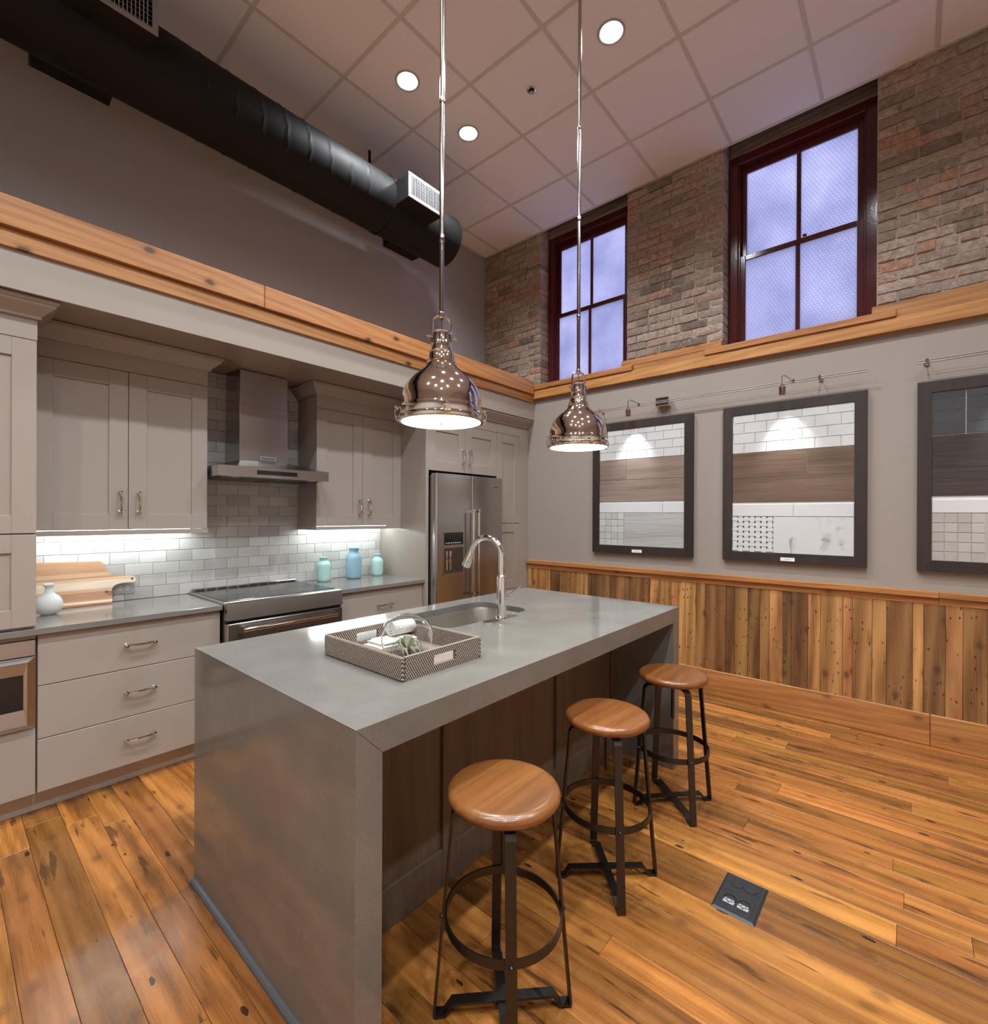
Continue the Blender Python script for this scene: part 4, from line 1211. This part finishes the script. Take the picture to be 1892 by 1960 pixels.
# ================================================================== PENDANTS
def pendant(x, y, zr, label, ra):
    t = thing('pendant_lamp', label, 'pendant lamp', (x, y, zr), 0, 'pendants over the island')
    o = (x, y, zr); k_ = .875
    def obj(name, mb, mat, parent=None, sharp=35, _o=globals()['obj']):
        mb.v = [(x + (q[0] - x) * k_, y + (q[1] - y) * k_, zr + (q[2] - zr) * k_) for q in mb.v]
        return _o(name, mb, mat, parent, sharp)
    zt = (4.4555 - zr) / k_
    mb = MB().lathe([(.0112, .478), (.0112, zt)], o, 14)
    for q in (.80, 1.42, 2.0): mb.lathe([(.0113, q), (.0128, q + .003), (.0128, q + .03), (.0113, q + .033)], o, 14)
    obj('rod', mb, 'rodmetal', t)
    obj('canopy', MB().lathe([(.0001, zt), (.065, zt), (.06, zt - .02), (.02, zt - .03), (.0001, zt - .031)], o, 28), 'nickel', t)
    sh = MB().lathe([(.182, .012), (.186, .020), (.186, .048), (.183, .055), (.182, .060), (.180, .085), (.174, .112), (.164, .140), (.147, .168), (.123, .194), (.097, .215), (.076, .232), (.066, .246), (.0635, .252), (.0665, .255), (.0665, .260), (.062, .263), (.060, .280), (.054, .296), (.0525, .299), (.0545, .302), (.0545, .308), (.050, .311)], o, 56)
    d = obj('shade', sh, 'nickel', t, 40)
    obj('inner_shade', MB().lathe([(.181, .014), (.178, .085), (.146, .165), (.075, .231), (.0001, .234)], o, 40), 'white', t)
    # collar with cooling slots
    co = obj('collar', MB().lathe([(.050, .308), (.0485, .318), (.046, .335), (.0465, .338), (.0465, .344), (.045, .347), (.0435, .385), (.046, .388), (.046, .394), (.040, .397), (.0001, .398)], o, 36), 'nickel', t, 40)
    mb = MB()
    for k in range(10):
        a = k * PI / 5; c, s_ = math.cos(a), math.sin(a)
        mb.strap([(x + .0449 * c, y + .0449 * s_, zr + .352), (x + .0442 * c, y + .0442 * s_, zr + .381)], (-s_, c, 0), .007, .0014)
    obj('slot', mb, 'void', co)
    # yoke loop above the collar
    pts = []
    ca, sa = math.cos(ra), math.sin(ra)
    for k in range(15):
        u = k / 14
        if u < .3: r, z = .041, .385 + (.435 - .385) * u / .3
        elif u > .7: r, z = -.041, .385 + (.435 - .385) * (1 - u) / .3
        else:
            a = (u - .3) / .4 * PI; r, z = .041 * math.cos(a), .435 + .036 * math.sin(a)
        pts.append((x + r * ca, y + r * sa, zr + z))
    obj('yoke', MB().tube(pts, .0062, 10), 'nickel', t)
    obj('rod_nut', MB().lathe([(.0001, .455), (.012, .455), (.013, .462), (.014, .480), (.0125, .486), (.0113, .487)], o, 16), 'nickel', t)
    obj('cord', MB().lathe([(.0022, .396), (.0022, .46)], o, 8), 'blackmatte', t)
    # thumb screws on the collar, hinge and clamps round the rim
    mb = MB()
    for aa in (ra + .1, ra + PI + .1):
        c, s_ = math.cos(aa), math.sin(aa)
        mb.tube([(x + r * c, y + r * s_, zr + .372) for r in (.043, .052, .053, .060, .061, .070)], [.0045, .0045, .010, .010, .0045, .0045], 12)
    obj('thumb_screw', mb, 'nickel', co)
    rim = obj('rim', MB().lathe([(.186, .014), (.1905, .014), (.1925, .010), (.1925, -.006), (.190, -.010), (.178, -.010), (.178, -.004), (.186, -.002), (.186, .014)], o, 56), 'nickel', t, 40)
    for aa in (ra, ra + PI * .5, ra + PI, ra + PI * 1.5):
        c, s_ = math.cos(aa), math.sin(aa)
        mb = MB()
        mb.strap([(x + r * c, y + r * s_, zr + z) for r, z in ((.186, .050), (.197, .046), (.206, .030), (.203, .004), (.197, -.008), (.190, -.012))], (-s_, c, 0), .018, .004)
        mb.tube([(x + .200 * c - .012 * s_, y + .200 * s_ + .012 * c, zr + .006), (x + .200 * c + .012 * s_, y + .200 * s_ - .012 * c, zr + .006)], .006, 10)
        mb.tube([(x + .192 * c, y + .192 * s_, zr + .044), (x + .204 * c, y + .204 * s_, zr + .052)], .0055, 10)
        obj('clamp', mb, 'nickel', rim)
    obj('diffuser', MB().lathe([(.0001, -.0065), (.10, -.0055), (.178, -.003), (.1785, .002), (.10, -.001), (.0001, -.002)], o, 48), 'pendlens', t)
    obj('finial', MB().lathe([(.0001, -.020), (.004, -.018), (.0055, -.014), (.003, -.009), (.003, -.006)], o, 12), 'nickel', t)
    return t
pendant(1.318, 1.400, 1.836, 'polished nickel dome pendant hanging in front of the refrigerator cabinet', PI * .80)
pendant(2.356, 1.400, 1.847, 'polished nickel dome pendant hanging in front of the leftmost sample board', PI * .80)

# ================================================================== DUCT
DY, DZ, DR, DX1 = 3.207, 3.933, .210, 3.06
t = thing('air_duct', 'round black spiral air duct along the grey wall', 'duct', (.3, DY, DZ))
mb = MB(); seg = 56; st = .0125; n = int((DX1 - X0) / st); vs = []; fs = []
for i in range(n + 1):
    x = X0 + .002 + (DX1 - X0 - .002) * i / n
    sm = (x > 2.20) or (.20 < x < .95)
    for k in range(seg):
        a = 2 * PI * k / seg
        u = (x / .155 - a / (2 * PI)) % 1.0
        r = DR + (.0034 if (u < .085 and not sm) else 0) + (.002 if sm else 0)
        vs.append((x, DY + r * math.cos(a), DZ + r * math.sin(a)))
for i in range(n):
    for k in range(seg):
        fs.append((i * seg + k, i * seg + (k + 1) % seg, (i + 1) * seg + (k + 1) % seg, (i + 1) * seg + k))
mb.add(vs, fs, True)
obj('spiral_pipe', mb, 'ductblack', t, 30)
obj('end_cap', MB().lathe([(DR + .004, -.03), (DR + .004, .002), (DR - .006, .010), (DR * .5, .014), (.0001, .015)], (DX1, DY, DZ), 48, 'X'), 'ductblack', t)
def register(x0, x1, yf, yi, z0, z1):
    """box tap with a louvred white register on its outer face; yf outer face, yi inside the duct"""
    s_ = 1 if yf > yi else -1
    bx = obj('tap_box', B(x0, x1, yf - s_ * .004, yi, z0, z1), 'ductblack', t)
    ya, yb = yf, yf - s_ * .008
    f = .026
    mb = MB().box(x0 - .006, x1 + .006, ya, yb, z1 - f + .006, z1 + .006, c=.002).box(x0 - .006, x1 + .006, ya, yb, z0 - .006, z0 + f - .006, c=.002)
    mb.box(x0 - .006, x0 + f - .006, ya, yb, z0 + f - .006, z1 - f + .006, c=.002).box(x1 - f + .006, x1 + .006, ya, yb, z0 + f - .006, z1 - f + .006, c=.002)
    g_ = obj('register_frame', mb, 'register', t)
    obj('register_back', B(x0 + .015, x1 - .015, yf - s_ * .0045, yf - s_ * .0040, z0 + .015, z1 - .015), 'void', g_)
    q = x0 + f + .002
    while q < x1 - f:
        obj('slat', B(q - .0024, q + .0024, ya, yf - s_ * .0040, z0 + f - .008, z1 - f + .008), 'register', g_)
        q += .0165
    mb = MB()
    for k in range(6): mb.box(x0 + f - .006, x1 - f + .006, yf - s_ * .0035, yf - s_ * .0041, z0 + f + k * .024, z0 + f + .002 + k * .024)
    obj('rear_louvre', mb, 'register', g_)
register(2.347, 2.690, 2.847, DY - .12, 3.853, 4.030)
register(.385, .733, 2.847, DY - .12, 3.853, 4.030)
register(2.640, 2.975, 3.567, DY + .12, 3.853, 4.030)
register(.336, .675, 3.567, DY + .12, 3.853, 4.030)
for x in (-.9, 2.36):
    mb = MB()
    pts = [(x, DY - .02, 4.456), (x, DY - .02, DZ + DR + .06)] 
    ring = []
    for k in range(41):
        a = 2 * PI * k / 40
        ring.append((x, DY + (DR + .007) * math.cos(a), DZ + (DR + .007) * math.sin(a)))
    mb.strap(ring, (1, 0, 0), .03, .002)
    mb.box(x - .012, x + .012, DY + .165, DY + .168, DZ + .13, 4.4555)
    obj('hanger_strap', mb, 'ductblack', t)

# ================================================================== CEILING FITTINGS
can_labels = {3: 'added unseen downlight above the near end of the island', 4: 'added unseen downlight above the bar stools', 5: 'added unseen downlight above the floor before the marble sample board', 6: 'added unseen downlight above the camera position', 7: 'added unseen downlight above the aisle before the drawer cabinet', 8: 'added unseen downlight nearest the added third window', 9: 'added unseen downlight behind the camera position', 10: 'added unseen downlight left of the camera position', 11: 'added unseen downlight above the aisle beside the microwave', 12: 'added unseen downlight in the far corner behind the camera', 0: 'recessed ceiling downlight nearest the black duct, left of the pendant rod', 1: 'recessed ceiling downlight nearest the brick corner', 2: 'recessed ceiling downlight at the top, beside the second pendant rod'}
for i, (x, y) in enumerate(CANS):
    t = thing('recessed_downlight', can_labels.get(i, ('added ceiling downlight over the %s, outside the picture' % ('island' if y > 1 and x > 0 else 'open floor' if x > 0 else 'entrance'))), 'downlight', (x, y, ZC), 0, 'recessed downlights' if i < 3 else 'added downlights out of view')
    obj('trim_ring', MB().lathe([(.0785, .002), (.084, -.002), (.083, -.0065), (.074, -.0075), (.070, -.004), (.064, .040), (.058, .062), (.0001, .064)], (x, y, 4.460), 36), 'cantrim', t)
    obj('lens', MB().lathe([(.0001, .036), (.035, .039), (.0545, .052), (.0575, .0605)], (x, y, 4.460), 28), 'lens', t)
    lamp('lamp', 'SPOT', CAN_W, CAN_COL, t, (x, y, 4.450), None, spot_size=math.radians(140), spot_blend=.88, shadow_soft_size=.05)
t = thing('sprinkler_head', 'small dark sprinkler head in the ceiling tile', 'sprinkler', (2.773, 2.035, ZC))
obj('escutcheon', MB().lathe([(.0001, -.006), (.020, -.006), (.034, -.003), (.035, .0005)], (2.773, 2.035, 4.460), 24), 'nickel', t)
obj('cup', MB().lathe([(.0001, -.0075), (.021, -.0062)], (2.773, 2.035, 4.460), 20), 'void', t)
mb = MB()
for k in range(8):
    a = k * PI / 4
    mb.strap([(2.773 + r * math.cos(a), 2.035 + r * math.sin(a), 4.460 - .022) for r in (.003, .018)], (-math.sin(a), math.cos(a), 0), .006, .0015)
mb.tube([(2.773, 2.035, 4.456), (2.773, 2.035, 4.437)], .005, 10)
obj('deflector', mb, 'nickel', t)

# ================================================================== FLOOR OUTLET
t = thing('floor_outlet', 'square black floor outlet box with open receptacle lid', 'floor outlet', (2.045, .495, 0))
fx0, fx1, fy0, fy1 = 1.930, 2.158, .421, .570
def slope_plate(x0, x1, y0, y1, z0, z1, b_):
    vs = [(x0, y0, z0), (x1, y0, z0), (x1, y1, z0), (x0, y1, z0), (x0 + b_, y0 + b_, z1), (x1 - b_, y0 + b_, z1), (x1 - b_, y1 - b_, z1), (x0 + b_, y1 - b_, z1)]
    return MB().add(vs, [(3, 2, 1, 0), (4, 5, 6, 7)] + [(k, (k + 1) % 4, 4 + (k + 1) % 4, 4 + k) for k in range(4)])
obj('frame', slope_plate(fx0, fx1, fy0, fy1, .0006, .0065, .009), 'blackmatte', t)
l1 = obj('cover', B(2.052, 2.140, .440, .552, .0066, .0085, c=.0008), 'blackmatte', t)
l2 = obj('cover', B(1.950, 2.040, .440, .552, .0066, .0085, c=.0008), 'blackmatte', t)
mb = MB()
for yy in (.472, .520): mb.lathe([(.0001, .0125), (.024, .0115), (.025, .0086)], (2.102, yy, 0), 20)
obj('closed_lid', mb, 'blackmatte', l1)
mb = MB()
for yy in (.472, .521): mb.box(1.975, 2.000, yy - .019, yy + .019, .0086, .0100, c=.0006)
rc = obj('receptacle', mb, 'grey_plate', l2)
mb = MB()
for yy in (.472, .521):
    mb.box(1.990, 1.997, yy - .009, yy - .006, .0100, .0102).box(1.990, 1.997, yy + .006, yy + .009, .0100, .0102).box(1.979, 1.984, yy - .003, yy + .003, .0100, .0102)
obj('slot', mb, 'void', rc)
mb = MB()
for yy in (.472, .521): mb.lathe([(.018, .0086), (.019, .0100), (.022, .0100), (.023, .0086)], (2.005, yy, 0), 20)
obj('lid_hinge', mb, 'black', l2)

# ================================================================== SAMPLE BOARDS
SXF = 4.194            # face of the frames
def rect(parent, name, y0, y1, z0, z1, mat, x=4.2075, th=.008, c=.0012, gap=.0016):
    return obj(name, B(x - th, x, y0 + gap, y1 - gap, z0 + gap, z1 - gap, c=c), mat, parent)
def sample_board(y0, y1, label, build):
    z0, z1, b_ = 1.115, 2.328, .070
    t = thing('sample_board', label, 'sample board', (4.2, (y0 + y1) / 2, z0), 0, 'framed tile sample boards')
    fr = thing_part = None
    mb = MB()
    x0, x1 = SXF, 4.2285
    def mitred(pts, ):
        vs = [(x0, p[0], p[1]) for p in pts] + [(x1, p[0], p[1]) for p in pts]
        mb_ = MB().add(vs, [(0, 1, 2, 3), (7, 6, 5, 4)] + [(k, k + 4, (k + 1) % 4 + 4, (k + 1) % 4) for k in range(4)])
        return mb_
    e = .0003
    obj('frame_rail', mitred([(y0, z1), (y1, z1), (y1 - b_, z1 - b_), (y0 + b_, z1 - b_)]), 'espresso', t)
    obj('frame_rail', mitred([(y0, z0), (y0 + b_, z0 + b_), (y1 - b_, z0 + b_), (y1, z0)]), 'espresso', t)
    obj('frame_stile', mitred([(y0, z0 + e), (y0, z1 - e), (y0 + b_, z1 - b_ - e), (y0 + b_, z0 + b_ + e)]), 'espresso', t)
    obj('frame_stile', mitred([(y1, z0 + e), (y1 - b_, z0 + b_ + e), (y1 - b_, z1 - b_ - e), (y1, z1 - e)]), 'espresso', t)
    obj('backing', B(4.207, 4.228, y0 + b_ - .002, y1 - b_ + .002, z0 + b_ - .002, z1 - b_ + .002), 'grout', t)
    build(t, y0 + b_, y1 - b_, z0 + b_, z1 - b_)
    return t
def subway(t, a, b_, zs, phase, mat, L_=.153, off0=0):
    for k, (z1, z0) in enumerate(zip(zs, zs[1:])):
        y = phase + (L_ / 2 if (k + off0) % 2 else 0)
        while y > a - L_: y -= L_
        while y < b_:
            p, q = max(y, a), min(y + L_, b_)
            if q - p > .006: rect(t, 'tile', p, q, z0, z1, mat)
            y += L_
def label_plate(t, y0, y1):
    p = obj('name_plate', B(SXF - .0015, SXF, y0, y1, 1.130, 1.156), 'white', t)
    obj('print', B(SXF - .0018, SXF - .0014, y0 + .025, y1 - .025, 1.1415, 1.1445), 'printgrey', p)
def board_a(t, a, b_, z0, z1):
    subway(t, a, b_, [z1, 2.205, 2.130, 2.055, 1.980], 1.567, 'whitetile')
    rect(t, 'plank_tile', 1.991, b_, 1.790, 1.978, 'smp_taupe'); rect(t, 'plank_tile', a, 1.991, 1.790, 1.978, 'smp_taupe'); rect(t, 'plank_tile', a, b_, 1.594, 1.790, 'smp_taupe')
    rect(t, 'trim_tile', 1.650, b_, 1.490, 1.584, 'whitetile'); rect(t, 'trim_tile', a, 1.650, 1.490, 1.584, 'whitetile')
    n = 4; w = (b_ - 2.011) / n
    for i in range(4):
        for j in range(5): rect(t, 'mosaic_tile', 2.011 + w * i, 2.011 + w * (i + 1), z0 + (1.488 - z0) / 5 * j, z0 + (1.488 - z0) / 5 * (j + 1), 'lightmosaic', x=4.2075 + U(0, .0), th=.008 + U(-.001, .0015))
    rect(t, 'large_tile', a, 2.011, z0, 1.488, 'smp_grey')
    label_plate(t, 1.835, 1.929)
def board_b(t, a, b_, z0, z1):
    subway(t, a, b_, [z1, 2.195, 2.112, 2.034, 1.957], .462, 'whitetile', .155)
    rect(t, 'plank_tile', .586, b_, 1.763, 1.955, 'smp_brown'); rect(t, 'plank_tile', a, .586, 1.763, 1.955, 'smp_brown'); rect(t, 'plank_tile', a, b_, 1.572, 1.763, 'smp_brown')
    rect(t, 'trim_tile', .671, b_, 1.462, 1.556, 'whitetile'); rect(t, 'trim_tile', a, .671, 1.462, 1.556, 'whitetile')
    # basketweave mosaic: small white bars woven round black dots, one sheet
    mb = MB(); md = MB(); y = .803; s = .0375; i = 0
    nz = 7; dz = (1.458 - z0) / nz
    cols = int((b_ - y) / s); s = (b_ - y) / cols
    for i in range(cols):
        for j in range(nz):
            yy, zz = y + s * i, z0 + dz * j
            if (i + j) % 2: mb.box(4.2000, 4.2075, yy + .0045, yy + s - .0045, zz - .006, zz + dz + .004, c=.0008)
            else: mb.box(4.2002, 4.2075, yy - .004, yy + s + .004, zz + .0075, zz + dz - .0075, c=.0008)
            md.box(4.1992, 4.2075, yy - .0048, yy + .0048, zz + dz - .0048, zz + dz + .0048)
    for bmx in (mb, md):
        bmx.v = [(p[0], min(max(p[1], .803), b_ - .001), min(max(p[2], z0 + .001), 1.459)) for p in bmx.v]
    sh = obj('basketweave_sheet', mb, 'whitetile', t); sh['kind'] = 'stuff'
    sd = obj('mosaic_dots', md, 'blackdot', t); sd['kind'] = 'stuff'
    rect(t, 'large_tile', a, .801, z0, 1.459, 'marble')
    label_plate(t, .660, .751)
def board_c(t, a, b_, z0, z1):
    zs = [z1, 2.205, 2.130, 2.054, 1.981]
    for p, q in ((-.241, b_), (-.394, -.241), (-.547, -.394), (-.70, -.547), (a, -.70)):
        for u, v in zip(zs, zs[1:]): rect(t, 'tile', p, q, v, u, 'darktile', gap=.0022)
    rect(t, 'plank_tile', a, b_, 1.787, 1.978, 'smp_dark'); rect(t, 'plank_tile', a, b_, 1.596, 1.787, 'smp_dark')
    rect(t, 'trim_tile', a, b_, 1.489, 1.574, 'whitetile')
    w = (b_ + .328) / 4
    for i in range(4):
        for j in range(5): rect(t, 'mosaic_tile', -.328 + w * i, -.328 + w * (i + 1), z0 + (1.487 - z0) / 5 * j, z0 + (1.487 - z0) / 5 * (j + 1), 'mosaic', th=.008 + U(-.001, .001))
    rect(t, 'large_tile', a, -.33, z0, 1.487, 'mosaic')
    label_plate(t, -.52, -.43)
sample_board(1.394, 2.330, 'dark framed sample board with taupe wood tile, nearest the corner', board_a)
sample_board(.239, 1.158, 'dark framed sample board with brown wood tile and marble, in the middle', board_b)
sample_board(-.938, -.0155, 'dark framed sample board with charcoal tiles, cut by the picture edge', board_c)

# ================================================================== TRACK LIGHTS
def rail(y0, y1, label, posts, box=None):
    t = thing('light_rail_fixture', label, 'track light', (4.15, (y0 + y1) / 2, 2.45), 0, 'wall rails of small spotlights')
    for dz in (-.0075, .0075): obj('rail_rod', MB().tube([(4.150, y0, 2.449 + dz), (4.150, y1, 2.449 + dz)], .0034, 8), 'rail', t)
    for y in posts:
        mb = MB().tube([(4.150, y, 2.449), (4.229, y, 2.449)], .0045, 8).box(4.144, 4.156, y - .008, y + .008, 2.430, 2.466, c=.002)
        mb.lathe([(.0001, 4.222), (.014, 4.222), (.014, 4.2295)], (0, y, 2.449), 14, 'X')
        obj('standoff', mb, 'nickel', t)
    if box: obj('power_feed', B(4.160, 4.229, box[0], box[1], 2.415, 2.490, c=.006), 'chrome', t)
    return t
def spot(y, label, tgt):
    yc = y
    t = thing('spotlight', label, 'spotlight', (4.12, y, 2.40), 0, 'small rail spotlights')
    obj('arm', MB().tube([(4.150, y - .05, 2.452), (4.135, y - .03, 2.472), (4.060, y - .005, 2.486), (4.037, y + .004, 2.470), (4.035, y, 2.418)], .0035, 8), 'nickel', t)
    obj('clip', B(4.140, 4.158, y - .058, y - .044, 2.436, 2.466, c=.002), 'nickel', t)
    hd = obj('head', MB().lathe([(.0001, .030), (.010, .030), (.011, .018), (.017, .014), (.0215, .012), (.0225, .004), (.0225, -.040), (.0205, -.042), (.0195, -.030), (.0001, -.028)], (4.035, y, 2.385), 24), metal('warm_nickel_' + str(y), (.52, .42, .32), .16), t)
    obj('lens', MB().lathe([(.0001, -.0285), (.018, -.0285)], (4.035, y, 2.385), 16), 'spotlens', hd)
    lamp('lamp', 'SPOT', SPOT_W, SPOT_COL, t, (4.030, y, 2.335), tgt, spot_size=math.radians(64), spot_blend=1.0, shadow_soft_size=.012)
rail(.233, 2.292, 'long thin nickel light rail above the two left sample boards', (2.237, .506), (1.587, 1.705))
rail(-1.9, -.009, 'thin nickel light rail above the charcoal sample board', (-.06, -1.0))
spot(1.895, 'small nickel spotlight on the rail above the taupe sample board', (4.21, 1.905, 1.90))
spot(.716, 'small nickel spotlight on the rail above the marble sample board', (4.21, .705, 1.90))
spot(-.45, 'small nickel spotlight on the rail above the charcoal sample board', (4.21, -.47, 1.90))

# ================================================================== COUNTER ITEMS
def jar(x, y, r, h, label, mat, neck):
    o = (x, y, .9142)
    pr = [(.0001, 0), (r * .86, 0), (r * .97, .008), (r, .022), (r, h * .62), (r * .97, h * .70), (r * .80, h * .79), (neck, h * .85), (neck, h * .93), (neck * 1.12, h * .95), (neck * 1.12, h * .99), (neck * .98, h), (neck * .86, h * .99), (neck * .86, h * .84), (r * .74, h * .76), (r * .9, h * .66), (r * .92, .03), (r * .8, .012), (.0001, .010)]
    t = obj('glass_jar', MB().lathe(pr, o, 36), mat, None, 50)
    tag(t, label, 'jar', 'coloured glass jars on the counter')
jar(2.125, 3.655, .057, .200, 'frosted aqua glass jar beside the range', 'jar_aqua', .031)
jar(2.400, 3.640, .064, .265, 'tall blue glass jar between the two aqua jars', 'jar_blue', .038)
jar(2.660, 3.660, .052, .195, 'small frosted aqua glass jar nearest the refrigerator panel', 'jar_aqua', .030)
vz = .9142
t = obj('bud_vase', MB().lathe([(.0001, 0), (.028, 0), (.045, .010), (.058, .032), (.0615, .050), (.058, .072), (.046, .094), (.030, .108), (.0195, .120), (.0165, .138), (.0165, .150), (.0235, .157), (.0245, .163), (.0225, .1665), (.014, .160), (.012, .148), (.0001, .135)], (.418, 3.545, vz), 36), 'vase', None, 60)
tag(t, 'round frosted white glass bud vase on the counter', 'vase')
# cutting boards leaning on the tiles
t = thing('cutting_board', 'striped wooden cutting board leaning on the backsplash', 'cutting board', (.5, 3.70, .914))
def arc(cx, cz, r, a0, a1, n=6): return [(cx + r * math.cos(a0 + (a1 - a0) * k / n), cz + r * math.sin(a0 + (a1 - a0) * k / n)) for k in range(n + 1)]
ol = [(.335, .9165), (.727, .9165), (.727, .9950), (.730, 1.008), (.742, 1.021), (.762, 1.030), (.790, 1.034), (.842, 1.032), (.850, 1.040), (.850, 1.062), (.842, 1.070), (.760, 1.076), (.735, 1.086), (.712, 1.105), (.700, 1.128)] + arc(.664, 1.140, .032, 0, PI / 2) + [(.335, 1.182)]
mb = MB().prism(ol, 0, .018, 'Y')
lean = []
for p in mb.v: lean.append((p[0], 3.690 + p[1] + (p[2] - .914) * .195, p[2]))
mb.v = lean
bd = obj('board', mb, 'board', t)
obj('hole', MB().lathe([(.0001, 0), (.006, 0)], (.832, 3.7155, 1.054), 14, 'Y'), 'void', t)
lp = MB().lathe([(.0001, 0), (.008, 0)], (.700, 3.7030, .987), 14, 'Y')
lp.tube([(.700, 3.700, .987), (.716, 3.697, .987), (.735, 3.700, .984), (.738, 3.706, .965), (.730, 3.708, .948)], .0022, 6)
obj('leather_loop', lp, 'leather', t)
# wall outlet in the backsplash
t = thing('wall_outlet', 'grey double outlet plate on the backsplash behind the cutting board', 'outlet', (.79, 3.758, 1.0))
obj('plate', B(.735, .856, 3.7545, 3.7603, .955, 1.031, c=.0025), 'grey_plate', t)
for xx in (.776, .815):
    r_ = obj('receptacle', MB().lathe([(.0001, -.0015), (.0155, -.0015), (.0165, 0)], (xx, 3.7545, .993), 24, 'Y'), 'whitetile', t)
    obj('slot', MB().box(xx - .008, xx - .002, 3.7527, 3.7531, .998, 1.000).box(xx - .008, xx - .002, 3.7527, 3.7531, .987, .989).box(xx + .005, xx + .009, 3.7527, 3.7531, .991, .995), 'void', r_)
